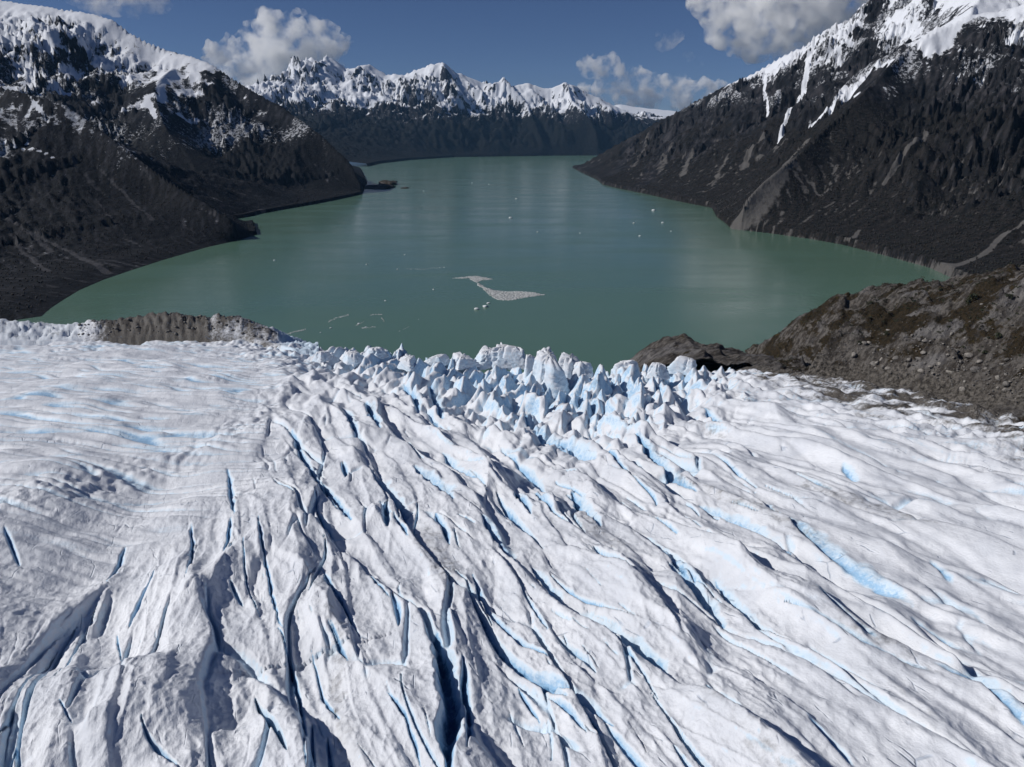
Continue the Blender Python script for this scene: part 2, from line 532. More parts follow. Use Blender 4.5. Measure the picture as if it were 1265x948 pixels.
snow = np.maximum(snow * 0.92, streak_mask(TR, [([(1004, 90), (990, 118), (977, 145), (962, 170)], 22, 12, 0.95), ([(942, 95), (945, 120), (949, 142)], 16, 10, 0.85), ([(1190, 20), (1150, 44), (1115, 66), (1076, 100), (1044, 120)], 110, 45, 1.1), ([(1044, 120), (1020, 135), (999, 150)], 45, 12, 1.0),
    ([(1110, -4), (1060, 22), (1005, 52), (960, 82)], 80, 30, 1.0), ([(1060, 118), (1046, 124)], 20, 12, 0.8)], 320))
snow = snow - 0.30 * streak_mask(TR, [([(1120, 15), (1090, 60), (1050, 100)], 160, 60, 1.0), ([(1200, 10), (1150, 25)], 60, 60, 1.0)], 330)
snow = np.maximum(snow, 0.38 * streak_mask(TR, [([(1265, 70), (1200, 80), (1140, 70)], 160, 120, 1.0), ([(1265, 105), (1190, 115), (1100, 118)], 80, 60, 0.9)], 340) + 0.08 * CUT)
snow = np.maximum(snow, streak_mask(TR, [([(1280, 12), (1240, 22), (1215, 14)], 110, 80, 0.9), ([(1285, 45), (1255, 42)], 60, 40, 0.8)], 345))
dust = 0.7 * sm(330, 620, zz) * sm(-0.2, 0.3, fbm(X / 200, Y / 200, 3, 356))
right_mountain = tag(grid_mesh("mountain", X, Y, Z, {"snow": snow, "forest": forest, "scree": scr, "dust": dust, "rib": terrain.rib}, M_right),
    "dark mountain wall with bright snowy summit rising on the right shore of the lake", "mountain", None, "structure")

# near dark slope on the left shore
ridA = [at_y(*p) for p in ((317, 290, 2000), (300, 279, 2030), (280, 267, 2060), (240, 244, 2150), (180, 203, 2260), (130, 164, 2360), (75, 127, 2430), (0, 106, 2480), (-120, 74, 2450), (-320, 10, 2350))]
ridA[0] = (ridA[0][0], ridA[0][1], 3.0)
X, Y, A, RR = polar(-49, -17, 290, 880, 3500, 240)
Z, SL, CUT, DS, DM, gx, gy = terrain(X, Y, A, RR, [ridA], e=1.0, seed=23, gul=((420, 0.20), (180, 0.20), (80, 0.17), (36, 0.14)))
zz = Z + 110 * fbm(X / 300, Y / 300, 4, 210)
patch = sm(0.0, 0.5, fbm(X / 160, Y / 160, 4, 215))
snow = 0.38 * sm(130, 280, zz) * (0.55 + 0.6 * patch) + 0.20 * CUT * sm(130, 280, zz)
forest = sm(330, 120, zz) * 0.50
scr = 0.33 * CUT + 0.12
TA = (X, Y, Z)
scr = np.maximum(scr, streak_mask(TA, [([(120, 205), (155, 240), (190, 272)], 5, 12, 0.8), ([(44, 286), (90, 312), (133, 337)], 6, 14, 0.85), ([(118, 246), (136, 268), (155, 290)], 4, 8, 0.7), ([(0, 260), (35, 288), (66, 312)], 6, 12, 0.7), ([(243, 256), (266, 266), (290, 276)], 4, 7, 0.8), ([(150, 190), (185, 222)], 6, 10, 0.6), ([(20, 300), (60, 335)], 6, 12, 0.7), ([(85, 190), (130, 240)], 12, 16, 0.55)], 350))
snow = np.maximum(snow, streak_mask(TA, [([(-5, 170), (30, 186), (66, 194)], 5, 8, 0.75), ([(20, 130), (60, 150)], 6, 10, 0.6)], 351))
dust = 0.85 * sm(120, 330, zz) * sm(-0.25, 0.3, fbm(X / 140, Y / 140, 3, 352)) + 0.25 * CUT
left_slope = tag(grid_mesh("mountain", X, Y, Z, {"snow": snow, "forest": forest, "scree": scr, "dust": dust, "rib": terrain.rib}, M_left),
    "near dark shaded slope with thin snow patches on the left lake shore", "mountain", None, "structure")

# big snowy mountain behind it
ridB = [at_y(*p) for p in ((453, 227, 3950), (430, 197, 4120), (395, 166, 4300), (360, 142, 4480), (330, 122, 4620), (298, 104, 4720), (262, 80, 4820), (235, 70, 4900), (205, 62, 4980), (160, 40, 5060),
                           (140, 24, 5100), (115, 17, 5150), (60, 9, 5250), (0, 1, 5300), (-100, -20, 5300), (-320, -60, 5000))]
ridB[0] = (ridB[0][0], ridB[0][1], 3.0)
ridB2 = [at_y(*p) for p in ((250, 228, 3450), (225, 190, 3700), (200, 150, 3950), (190, 110, 4300), (215, 85, 4700))]
X, Y, A, RR = polar(-49, -10, 400, 2300, 7800, 280)
Z, SL, CUT, DS, DM, gx, gy = terrain(X, Y, A, RR, [ridB, ridB2], e=1.05, seed=43, ribs=1.5, gul=((600, 0.30), (260, 0.22), (110, 0.14), (48, 0.08)))
zz = Z + 200 * fbm(X / 520, Y / 520, 5, 220)
west = sm(-1500, -2900, X)
snow = (0.64 + 0.30 * sm(780, 980, zz)) * sm(500, 820, zz + 170 * west) * (1 - 0.45 * sm(0.9, 1.5, SL)) + 0.10 * CUT * sm(330, 600, zz) + 0.2 * fbm(X / 210, Y / 210, 4, 224) * sm(300, 560, zz) + 0.40 * sm(-0.05, 0.35, fbm(X / 170, Y / 170, 4, 225)) * sm(130, 300, zz)
forest = sm(480, 250, zz) * (1 - 0.5 * sm(0.8, 1.2, SL)) + 0.1
scr = 0.35 * CUT + 0.3 * sm(160, 60, Z) * sm(-1700, -1400, X) * 0 + 0.05
TB = (X, Y, Z)
scr = np.maximum(scr, streak_mask(TB, [([(217, 206), (232, 222), (250, 238)], 25, 45, 0.9), ([(262, 218), (270, 230), (276, 240)], 25, 45, 0.85), ([(286, 246), (312, 258), (326, 262)], 12, 24, 0.9), ([(385, 200), (425, 226)], 10, 14, 0.6), ([(350, 195), (372, 215)], 12, 18, 0.5)], 353))
snow = np.maximum(snow, streak_mask(TB, [([(180, 118), (200, 124), (215, 122)], 45, 45, 0.75), ([(182, 124), (192, 146)], 30, 16, 0.75), ([(222, 142), (245, 147)], 22, 16, 0.75), ([(35, 92), (42, 108)], 60, 40, 0.7)], 354))
dust = 0.5 * sm(160, 420, zz) * sm(-0.2, 0.3, fbm(X / 260, Y / 260, 3, 355)) + 0.2 * CUT + 0.28 * np.exp(-((zz - 330) / 110) ** 2) * sm(-800, -1300, X)
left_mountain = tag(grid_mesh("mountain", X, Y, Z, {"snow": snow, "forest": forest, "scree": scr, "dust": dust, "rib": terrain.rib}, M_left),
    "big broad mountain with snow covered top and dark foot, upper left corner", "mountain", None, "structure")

# jagged snowy range at the far end
pk = ((120, 130, 17200), (250, 118, 16900), (315, 108, 16700), (345, 98, 16600), (372, 76, 16500), (385, 69, 16450), (394, 74, 16450), (403, 66, 16450), (412, 71, 16450), (430, 84, 16450), (455, 80, 16400), (478, 92, 16400),
      (500, 92, 16350), (520, 84, 16300), (545, 76, 16250), (562, 88, 16300), (600, 103, 16350), (611, 105, 16350), (622, 93, 16350), (630, 106, 16350), (647, 103, 16400), (680, 108, 16400), (697, 102, 16400),
      (712, 108, 16400), (740, 120, 16450), (760, 130, 16500), (785, 143, 16600), (805, 152, 16800), (860, 172, 17100), (950, 190, 17300))
ridC = [at_y(*p) for p in pk]
ridC2 = [at_y(*p) for p in ((545, 77, 16250), (560, 104, 15800), (585, 140, 15200), (600, 165, 14800))]
ridC3 = [at_y(*p) for p in ((430, 84, 16450), (415, 110, 15900), (430, 140, 15300), (455, 165, 14800))]
ridC4 = [at_y(*p) for p in ((700, 103, 16400), (705, 125, 15800), (730, 150, 15200), (740, 170, 14800))]
ridC5 = [at_y(*p) for p in ((622, 95, 16350), (650, 125, 15800), (660, 150, 15200), (670, 172, 14800))]
X, Y, A, RR = polar(-30, 21, 520, 8500, 19000, 220, 0.7)
Z, SL, CUT, DS, DM, gx, gy = terrain(X, Y, A, RR, [ridC, ridC2, ridC3, ridC4, ridC5], e=1.0, seed=83, gul=((1500, 0.20), (700, 0.18), (320, 0.17), (150, 0.16), (75, 0.15)), keep=260, warp=320, nz=(2000, 0.24), ce=0.34, jag=(760, 150), ribs=3.2)
zz = Z + 260 * fbm(X / 900, Y / 900, 5, 230)
snow = 0.34 * sm(420, 700, zz) + 0.50 * sm(620, 1100, zz) - 0.30 * sm(0.7, 1.5, SL) + 0.16 * CUT * sm(450, 800, zz) + 0.26 * fbm(X / 300, Y / 300, 4, 235)
forest = sm(850, 550, zz)
far_range = tag(grid_mesh("mountain_range", X, Y, Z, {"snow": snow, "forest": forest, "scree": CUT * 0.15, "dust": 0.30 * sm(350, 800, zz), "rib": terrain.rib}, M_far),
    "far jagged snow covered mountain range across the end of the lake", "mountain range", None, "structure")

# pale ice field in the gap beyond it
ridD = [at_y(*p) for p in ((700, 150, 23500), (740, 133, 23500), (765, 128, 23500), (790, 132, 23500), (830, 136, 23500), (870, 140, 23500), (950, 150, 23500))]
X, Y, A, RR = polar(2, 24, 140, 20500, 25500, 60)
d0, (zc,), _, _, _ = seg_dist(X, Y, ridD)
Z = zc * np.clip(1 - d0 / 3600, 0, 1) + 60 * fbm(X / 900, Y / 900, 4, 240) * sm(0, 900, d0) - 20
tag(grid_mesh("ice_field", X, Y, Z, {"snow": Z * 0 + 0.85, "forest": Z * 0, "scree": Z * 0}, M_far),
    "distant smooth snowfield behind the gap right of the jagged range", "snowfield", None, "structure")

# ------------------------------------------------------------------ lake
w = NT("lake_water"); p = w.pos()
nz = w.noise(w.scale(p, (1, 0.55, 1)), 0.0022, 4, 0.5, 0.6)
gust = w.noise(w.scale(p, (0.45, 1.6, 1)), 0.004, 5, 0.6, 0.4)
w.put(w.b.inputs["Base Color"], w.mix(w.ramp(nz, 0.35, 0.65), (0.082, 0.154, 0.110), (0.090, 0.162, 0.118)))
w.put(w.b.inputs["Roughness"], w.ramp(gust, 0.35, 0.7, 0.16, 0.25))
w.b.inputs["IOR"].default_value = 1.33
wv = w.noise(p, 0.12, 3, 0.6); wv2 = w.noise(p, 0.02, 3, 0.6)
w.put(w.b.inputs["Normal"], w.bump(w.math('ADD', w.math('MULTIPLY', wv, 0.4), wv2), 2.0, 0.16))
LX0, LX1, LY0, LY1 = -10900, 10900, -3000, 26000
xs = np.linspace(LX0, LX1, 9); ys = np.linspace(LY0, LY1, 9)
XX, YY = np.meshgrid(xs, ys)
tag(grid_mesh("lake_water", XX, YY, XX * 0, None, w.m, False), "milky green glacial lake between the mountains", "lake", None, "structure")
# ------------------------------------------------------------------ glacier
# every traced feature runs from its far end to its near end: (pixels), width in pixels
CREST = [  # crest with a shaded face on its right: points, width of that face, strength
    ([(196, 788), (180, 812), (164, 837), (166, 867), (152, 910), (140, 960)], 105, 1.0),
    ([(301, 666), (282, 690), (267, 708), (252, 742), (250, 766)], 38, 0.9),
    ([(222, 680), (205, 706), (187, 734)], 34, 0.7),
    ([(129, 753), (110, 785), (93, 815), (77, 850), (52, 925)], 42, 0.6),
    ([(129, 884), (115, 905), (105, 935)], 30, 0.7),
    ([(344, 552), (357, 592), (370, 617), (390, 626)], 26, 0.5),
    ([(379, 628), (387, 665), (400, 690)], 22, 0.6),
    ([(407, 722), (402, 755), (400, 788)], 16, 0.6),
    ([(609, 560), (603, 590), (598, 617), (602, 640)], 36, 1.0),
    ([(432, 545), (443, 574), (452, 582)], 22, 0.8),
    ([(480, 622), (462, 640), (447, 656)], 36, 0.6),
    ([(578, 676), (576, 710), (572, 747), (576, 775), (581, 798), (592, 830), (606, 860), (612, 895), (609, 960)], 34, 1.0),
    ([(683, 598), (684, 618), (684, 636)], 26, 0.9),
    ([(757, 680), (766, 702), (774, 725), (790, 755), (805, 783), (809, 812)], 34, 0.8),
    ([(712, 770), (717, 798), (713, 841), (710, 897), (721, 930)], 20, 0.5),
    ([(500, 695), (506, 722), (512, 748), (533, 780)], 16, 0.8),
    ([(822, 694), (829, 715), (835, 738), (847, 784), (863, 835)], 46, 0.8),
    ([(870, 655), (890, 680), (909, 703), (928, 748)], 28, 0.6),
    ([(930, 650), (960, 685), (989, 713), (1022, 765), (1048, 796)], 52, 0.7),
    ([(1075, 655), (1100, 675), (1121, 689), (1142, 706)], 30, 0.7),
    ([(1075, 710), (1100, 740), (1121, 765), (1160, 790)], 40, 0.6),
    ([(1105, 605), (1140, 622), (1159, 632), (1202, 651), (1275, 692)], 30, 0.5),
    ([(1120, 700), (1150, 716), (1192, 736), (1275, 772)], 30, 0.5),
    ([(680, 545), (705, 575), (735, 610), (760, 640)], 20, 0.5),
    ([(560, 520), (585, 545), (607, 575)], 16, 0.6),
    ([(780, 520), (800, 545), (830, 580), (850, 605)], 26, 0.9),
    ([(815, 455), (812, 480), (822, 520)], 30, 0.9),
    ([(748, 462), (742, 480), (748, 505)], 24, 1.3), ([(785, 450), (782, 470), (792, 492)], 22, 1.2), ([(850, 448), (856, 462), (872, 474)], 22, 1.2), ([(880, 470), (890, 490), (912, 508)], 22, 0.9),
    ([(700, 480), (694, 500), (700, 520)], 16, 1.0), ([(660, 480), (668, 505), (690, 520)], 18, 1.0), ([(560, 450), (565, 470), (580, 490)], 20, 0.9), ([(470, 440), (474, 455), (488, 470)], 20, 0.9), ([(385, 450), (388, 470), (405, 485)], 22, 0.8), ([(430, 455), (432, 475), (450, 492)], 20, 0.8), ([(950, 500), (960, 515), (985, 530)], 18, 0.7),
    ([(885, 820), (930, 860), (990, 915), (1030, 960)], 34, 0.5),
    ([(1150, 815), (1190, 838), (1240, 870), (1280, 905)], 34, 0.4),
    ([(640, 880), (655, 905), (660, 950)], 20, 0.5),
]
CREV = [  # open crevasse: points, width, blue spread on its far side (in widths)
    ([(319, 640), (329, 699), (344, 764), (350, 776)], 5, 0), ([(343, 772), (357, 803), (368, 850), (377, 906), (380, 955)], 7, 0),
    ([(360, 532), (370, 552), (379, 570), (396, 596), (417, 624)], 8, 0.5), ([(390, 626), (398, 638), (410, 652)], 7, 0.5),
    ([(281, 575), (284, 605), (289, 634)], 5, 0.6), ([(285, 637), (282, 660), (277, 684)], 5, 0.5),
    ([(301, 668), (303, 712), (312, 735), (321, 757)], 3, 0), ([(383, 790), (396, 837), (418, 876)], 4, 0),
    ([(396, 697), (420, 734), (430, 757)], 5, 0.3), ([(405, 770), (415, 787), (428, 806)], 4, 0),
    ([(235, 640), (237, 682), (231, 714)], 5, 0), ([(152, 660), (140, 682), (128, 701)], 4, 1.0),
    ([(138, 758), (144, 792)], 2.5, 0), ([(8, 662), (22, 695)], 2.5, 0.6), ([(75, 870), (90, 898)], 2.5, 0.3), ([(18, 912), (4, 944)], 5, 1),
    ([(538, 785), (547, 815), (556, 850), (558, 890), (553, 955)], 34, 0.1), ([(572, 810), (575, 840), (580, 880), (578, 930)], 12, 0.1),
    ([(706, 602), (722, 625), (742, 650)], 13, 0.5), ([(594, 638), (615, 668), (637, 696)], 9, 1.3), ([(656, 697), (675, 716), (694, 736)], 10, 0.8),
    ([(695, 740), (730, 762), (762, 781), (790, 800), (809, 815), (827, 838)], 18, 0.5),
    ([(583, 708), (594, 732), (607, 751), (641, 785), (682, 811)], 7, 0.8), ([(639, 815), (675, 837), (710, 854), (735, 872), (759, 891)], 9, 1.0),
    ([(640, 836), (667, 878)], 5, 0.2), ([(478, 853), (490, 872), (501, 889), (511, 912), (519, 940)], 6, 0.2),
    ([(546, 550), (572, 579), (588, 590)], 6, 1.6), ([(458, 582), (470, 595), (482, 609), (505, 641)], 12, 0.7),
    ([(487, 638), (504, 667)], 6, 0.3), ([(537, 632), (555, 670)], 9, 0.4), ([(448, 695), (465, 717), (482, 740)], 4, 0.3),
    ([(399, 706), (413, 730), (426, 747), (446, 783)], 6, 0.2), ([(398, 592), (422, 622), (434, 642)], 9, 0.2), ([(408, 770), (430, 808)], 4, 0),
    ([(399, 846), (418, 876)], 5, 0), ([(636, 603), (656, 634)], 10, 0.3), ([(740, 548), (780, 592)], 7, 0.1), ([(785, 537), (805, 558), (832, 586), (862, 601)], 13, 0.5),
    ([(727, 875), (745, 904)], 5, 0.2), ([(828, 698), (845, 716), (861, 736), (880, 752), (897, 767)], 17, 1.0),
    ([(884, 714), (909, 746), (937, 772), (970, 792), (998, 807), (1016, 819)], 8, 1.2), ([(863, 611), (895, 624), (923, 637), (950, 655), (977, 677)], 10, 1.8),
    ([(960, 627), (990, 646), (1017, 665), (1050, 686), (1084, 708), (1133, 734)], 7, 3.0), ([(1002, 745), (1036, 769), (1060, 785), (1086, 804)], 7, 0.5),
    ([(1126, 754), (1155, 770), (1190, 785)], 7, 0.5), ([(1150, 830), (1180, 843), (1211, 854), (1270, 905)], 7, 1.5),
    ([(872, 853), (890, 866), (909, 878), (925, 896), (943, 917), (963, 937)], 9, 0.5), ([(993, 887), (1015, 905), (1036, 925), (1056, 946)], 9, 0.3),
    ([(1215, 707), (1240, 717), (1270, 729)], 9, 0.8), ([(1150, 679), (1179, 709)], 5, 0.6), ([(870, 498), (892, 514), (910, 530)], 9, 0.3), ([(1040, 572), (1060, 590)], 6, 1),
    ([(905, 590), (940, 612), (960, 628)], 6, 1.0), ([(690, 540), (712, 556), (735, 566)], 8, 2.5), ([(510, 575), (535, 596), (560, 620)], 10, 1.5),
    ([(600, 560), (640, 590), (690, 640)], 6, 1.4), ([(790, 655), (830, 690), (850, 712)], 8, 1.5), ([(640, 505), (665, 530), (700, 552)], 8, 2.2),
    ([(425, 500), (432, 520), (442, 540)], 9, 0.5), ([(452, 498), (460, 515), (470, 530)], 10, 0.5), ([(498, 472), (512, 490), (517, 505)], 9, 0.6), ([(530, 472), (537, 492), (546, 512)], 10, 0.8),
]
pxs = np.concatenate([np.linspace(-330, -62, 42), np.linspace(-60, 1325, 1120), np.linspace(1328, 1595, 42)])
pys = np.concatenate([np.arange(400, 468, 0.36), np.arange(468, 530, 0.55), np.arange(530, 640, 0.8), np.arange(640, 1000, 1.17), np.arange(1000, 1140, 3.5)])
PX, PY = np.meshgrid(pxs, pys)
X, Y = on_ice(PX, PY)
X = X.astype(np.float32); Y = Y.astype(np.float32)
ZB = (GA + GB * Y).astype(np.float32)
DIST = np.sqrt(X * X + Y * Y + (CAMZ - ZB) ** 2)
MPP = DIST / FPX                                              # metres per photo pixel across the view
U = 0.93 * X + 0.368 * Y; V = -0.368 * X + 0.93 * Y           # across / along the ice ridges
azp = np.degrees(np.arctan2(X, Y))
# where the front cliff, the margins and the zones lie
fr = [on_ice(*p) for p in ((-400, 412), (-200, 416), (0, 420), (100, 419), (200, 418), (300, 418), (350, 421), (400, 424), (450, 425), (520, 434), (560, 440), (600, 446), (650, 453), (700, 455), (760, 454), (800, 448), (860, 446), (920, 448), (960, 453),
                            (1010, 459), (1090, 471), (1170, 484), (1265, 506), (1360, 535), (1500, 585))]
fa = [math.degrees(math.atan2(a, b)) for a, b in fr]; frr = [math.hypot(a, b) for a, b in fr]
RF = np.interp(azp, fa, frr); RG = np.hypot(X, Y)
TOF = RF - RG                                                 # metres behind the front
front = sm(380, 90, TOF) * sm(-27, -16, azp) * sm(25, 14, azp)     # serac zone
left = sm(-17, -27, azp - 6 * sm(420, 700, RG) + 24 * sm(290, 150, RG))  # smooth left margin
right = sm(17, 27, azp) * sm(260, 60, TOF)                    # crumbly dirty right margin
core = np.clip(1 - left - 0.6 * right, 0, 1)
H = 5.0 * fbm(X / 130, Y / 130, 3, 301) + 6.0 * left * fbm(X / 75, Y / 60, 3, 302)
wu = U + 9 * fbm(U / 45, V / 110, 3, 303); wv = V + 25 * fbm(U / 60, V / 90, 3, 305)
blue = np.zeros(X.shape, np.float32); dirt = np.zeros(X.shape, np.float32)
# long tilted blocks
SP = np.hypot(np.gradient(X, axis=0), np.gradient(Y, axis=0))
shp = np.clip(1.1 / SP, 0.35, 1)
b1, g1 = blocks(wu / 26, wv / 120, 310, 1.6, 10.5, 2.0, 17 * shp, 0.9)
b2, g2 = blocks(wu / 10.5, wv / 46, 311, 0.7, 3.4, 0.8, 15 * shp, 0.95)
H += core * (b1 * 0.38 + b2 * 0.30)
# sharp fins, steeper on the side away from the sun
def fins(lu, lv, seed, p=1.6):
    r0 = np.clip(1 - np.abs(pnoise(wu / lu, wv / lv, seed) - 0.12) * 1.7, 0, 1)
    n = pnoise((wu - 0.30 * lu * r0) / lu, wv / lv, seed) - 0.12
    return np.clip(1 - np.abs(n) * 1.7, 0, 1) ** p
famp = 0.48 * core * (0.7 + 0.3 * sm(-25, -12, azp)) * (0.55 + 0.7 * sm(-0.3, 0.3, fbm(U / 90, V / 120, 2, 335)))
f1_, f2_, f3_ = fins(36, 200, 336), fins(13, 105, 337), fins(5.0, 50, 338)
H += famp * (7.5 * (f1_ - 0.35) + 2.0 * sm(2.6, 1.0, SP) * (f2_ - 0.35) + 0.8 * sm(1.5, 0.6, SP) * (f3_ - 0.35))
cr1 = sm(0.055, 0.0, g1) * sm(-0.15, 0.25, fbm(U / 50, V / 60, 3, 320))
cr2 = sm(0.09, 0.0, g2) * sm(0.05, 0.35, fbm(U / 26, V / 40, 3, 321))
H -= core * (1 - front) * (3.2 * cr1 + 1.6 * cr2)
blue = np.maximum(blue, core * np.maximum(cr1 * 0.5, cr2 * 0.45))
# small melt-sculpted ribs and flutes
H += core * 0.9 * (ridged(wu / 9, wv / 34, 3, 330) - 0.4) + 0.50 * fbm(X / 4.5, Y / 6, 4, 331, 0.6) + 0.36 * sm(1.2, 0.5, SP) * (ridged(X / 3.2, Y / 4.2, 3, 333) - 0.4) + core * 0.5 * fbm(wu / 4, wv / 14, 3, 332)
# seracs towards the front
fw = front * (1 - 0.35 * sm(-13, -20, azp))
sx_, sy_ = U + 6 * fbm(U / 30, V / 30, 3, 340), V + 6 * fbm(U / 30, V / 30, 3, 341)
qa_, qb_ = 0.80 * sx_ - 0.60 * sy_, 0.60 * sx_ + 0.80 * sy_
b3, g3 = peaks(qa_ / 12, qb_ / 27, 342, 0.0, 13.0, 25.0, 0.40)
b4, g4 = peaks(qa_ / 6.5, qb_ / 15, 343, 0.0, 5.5, 11.0, 0.55)
tall = sm(-22, -8, azp) * sm(19, 12, azp)
H += fw * ((0.55 + 0.35 * tall) * (b3 - 2.0) + 0.60 * (b4 - 1.0))
gap3 = sm(2.2, 0.0, g3) * sm(-0.1, 0.2, fbm(X / 16, Y / 16, 2, 345)); gap4 = sm(0.7, 0.0, g4) * sm(0.0, 0.3, fbm(X / 12, Y / 12, 2, 346))
H -= fw * (3.0 * gap3 + 0.8 * gap4)
blue = np.maximum(blue, fw * np.maximum(0.75 * gap3, 0.45 * gap4))
# broken ground behind the seracs and in the core, lower
mid = core * sm(520, 300, TOF) * (1 - front) * 0.8 + 0.25 * core
b6, g6 = peaks(wu / 14, wv / 72, 347, 0.0, 5.0, 13.0, 0.7)
H += mid * (0.30 + 0.28 * sm(250, 420, RG)) * (b6 - 0.5)
b5, g5 = peaks(X / 6.5, Y / 8.5, 350, 0.0, 3.0, 7.5)
mp1 = 0.79 * X - 0.61 * Y + 8 * fbm(X / 50, Y / 50, 2, 354); mq1 = 0.61 * X + 0.79 * Y + 5 * fbm(X / 40, Y / 40, 2, 355)
b7, g7 = peaks(mq1 / 7.5, mp1 / 24, 351, 0.0, 3.4, 8.0)
H += (front * 0.35 * sm(-8, -16, azp) + right * 0.45) * (b5 - 0.3) + right * 1.25 * (b7 - 0.3)
ltr = left * sm(230, 60, TOF) * sm(-0.1, 0.3, fbm(X / 60, Y / 40, 3, 352) + 0.2 * sm(120, 20, TOF))
H += ltr * 0.7 * (b5 - 0.3)
# rumpled band where the smooth left margin meets the broken ice
rl = [on_ice(*q) for q in ((360, 470), (320, 510), (255, 545), (180, 572), (100, 600), (20, 628), (-60, 650))]
dr_, _, _, _, _ = seg_dist(X, Y, rl)
rum = np.exp(-((dr_ + 7 * fbm(X / 25, Y / 25, 3, 358)) / 17.0) ** 2)
b8, g8 = peaks(X / 5.0, Y / 7.0, 359, 0.0, 2.6, 6.0)
H += rum * (0.32 * b8 + 1.5 * fbm(X / 14, Y / 14, 4, 353))
blue = np.maximum(blue, 0.25 * rum * sm(0.4, 0.1, g8))
# left: fine curved transverse cracks
tw = Y + 0.20 * X + 14 * fbm(X / 120, Y / 70, 3, 360)
rr = 1 - np.abs(pnoise(X / 70 + 0.3 * fbm(X / 60, Y / 30, 2, 365), tw / 8.5, 361) - 0.17) * 1.6
crl = sm(0.60, 1.0, rr) * sm(-0.5, 0.0, fbm(X / 90, Y / 60, 3, 362)) * sm(150, 420, RG)
H += left * (1.9 * fbm(X / 80, tw / 9, 3, 363) + 2.6 * fbm(X / 60, Y / 50, 3, 366))
H -= left * 2.6 * crl
blue = np.maximum(blue, left * crl * 0.75)
# right margin: shingled slabs and long thin cracks along it
ckr = np.maximum(cracks(mq1, mp1, 8, 24, 356, 0.8, 0.5, 1.4, 0.3), cracks(mq1, mp1, 17, 50, 357, 0.7, 0.8, 2.0, 0.3)) * sm(14, 20, azp) * sm(300, 150, TOF)
H -= 1.8 * ckr * sm(2.2, 1.0, SP)
blue = np.maximum(blue, 0.8 * ckr)
sh = pnoise((X * 0.9 + Y * 0.5) / 26, (Y - 0.25 * X) / 7.5, 371)
H += right * (1.6 * np.abs(sh) + 2.2 * fbm(X / 28, Y / 22, 3, 372))
# hairline cracks everywhere
hc = 1 - np.abs(pnoise(wu / 13, wv / 60, 380) - 0.16) * 2.0
hcm = sm(0.93, 1.0, hc) * sm(0.1, 0.4, fbm(X / 24, Y / 30, 2, 381))
H -= 0.35 * hcm * (1 - front)
ck1 = cracks(wu, wv, 15, 34, 382, 0.60, 0.35, 1.0) * core * sm(1.7, 0.8, SP) * (1 - 0.7 * front)
ck2 = cracks(wu, wv, 7, 13, 383, 0.50, 0.20, 0.45) * core * sm(1.0, 0.45, SP) * (1 - 0.7 * front) * sm(-0.15, 0.15, fbm(X / 50, Y / 50, 2, 384))
ck3 = cracks(wu, wv, 30, 60, 386, 0.45, 0.7, 2.2) * core * sm(2.2, 1.2, SP) * (1 - front)
H -= 1.6 * ck1 + 0.6 * ck2 + 3.2 * ck3
blue = np.maximum(blue, np.maximum(0.85 * ck1, np.maximum(0.5 * ck2, 0.95 * ck3)))

# broad hollow on the left, its near side turned from the sun
hl = [on_ice(*q) for q in ((230, 545), (160, 610), (110, 680), (75, 760), (40, 860), (20, 960))]
d, _, arc_, side, L_ = seg_dist(X, Y, hl); te_ = sm(0, 0.3 * L_, arc_)
dh = d * side + 6 * fbm(X / 30, Y / 30, 3, 385)
H += te_ * (-5.5 * np.exp(-(dh / 20.0) ** 2) + 4.5 * np.exp(-((dh + 48) / 26.0) ** 2))

def box(P, pad):
    P = np.asarray(P)
    return (X > P[:, 0].min() - pad) & (X < P[:, 0].max() + pad) & (Y > P[:, 1].min() - pad) & (Y < P[:, 1].max() + pad)

jx = 1.4 * fbm(X / 9, Y / 9, 3, 390); jy = 1.4 * fbm(X / 9, Y / 9, 3, 391)
for pts, wp, st in CREST:
    P = [on_ice(*q) for q in pts]
    P = [(float(a), float(b), wp * math.sqrt(a * a + b * b + (CAMZ - GA - GB * b) ** 2) / FPX) for a, b in P]
    wm = max(p[2] for p in P)
    m = box(P, wm * 4)
    x, y = X[m], Y[m]
    d, (wd,), arc, side, L = seg_dist(x + jx[m] * wm * 0.05, y + jy[m] * wm * 0.05, P)
    s = d * side / wd
    end = np.minimum(arc, L - arc)
    tp = sm(0, 0.35 * L, end)
    a = 0.62 * wd * st
    up = 0.62 * np.clip(1 + s / 2.6, 0, 1) ** 1.7
    dn = np.where(s < 1, 0.62 - 1.0 * np.clip(s, 0, 1) ** 0.9, -0.38 * np.clip(1 - (s - 1) / 2.0, 0, 1) ** 1.4)
    H[m] += a * tp * np.where(s < 0, up, dn)
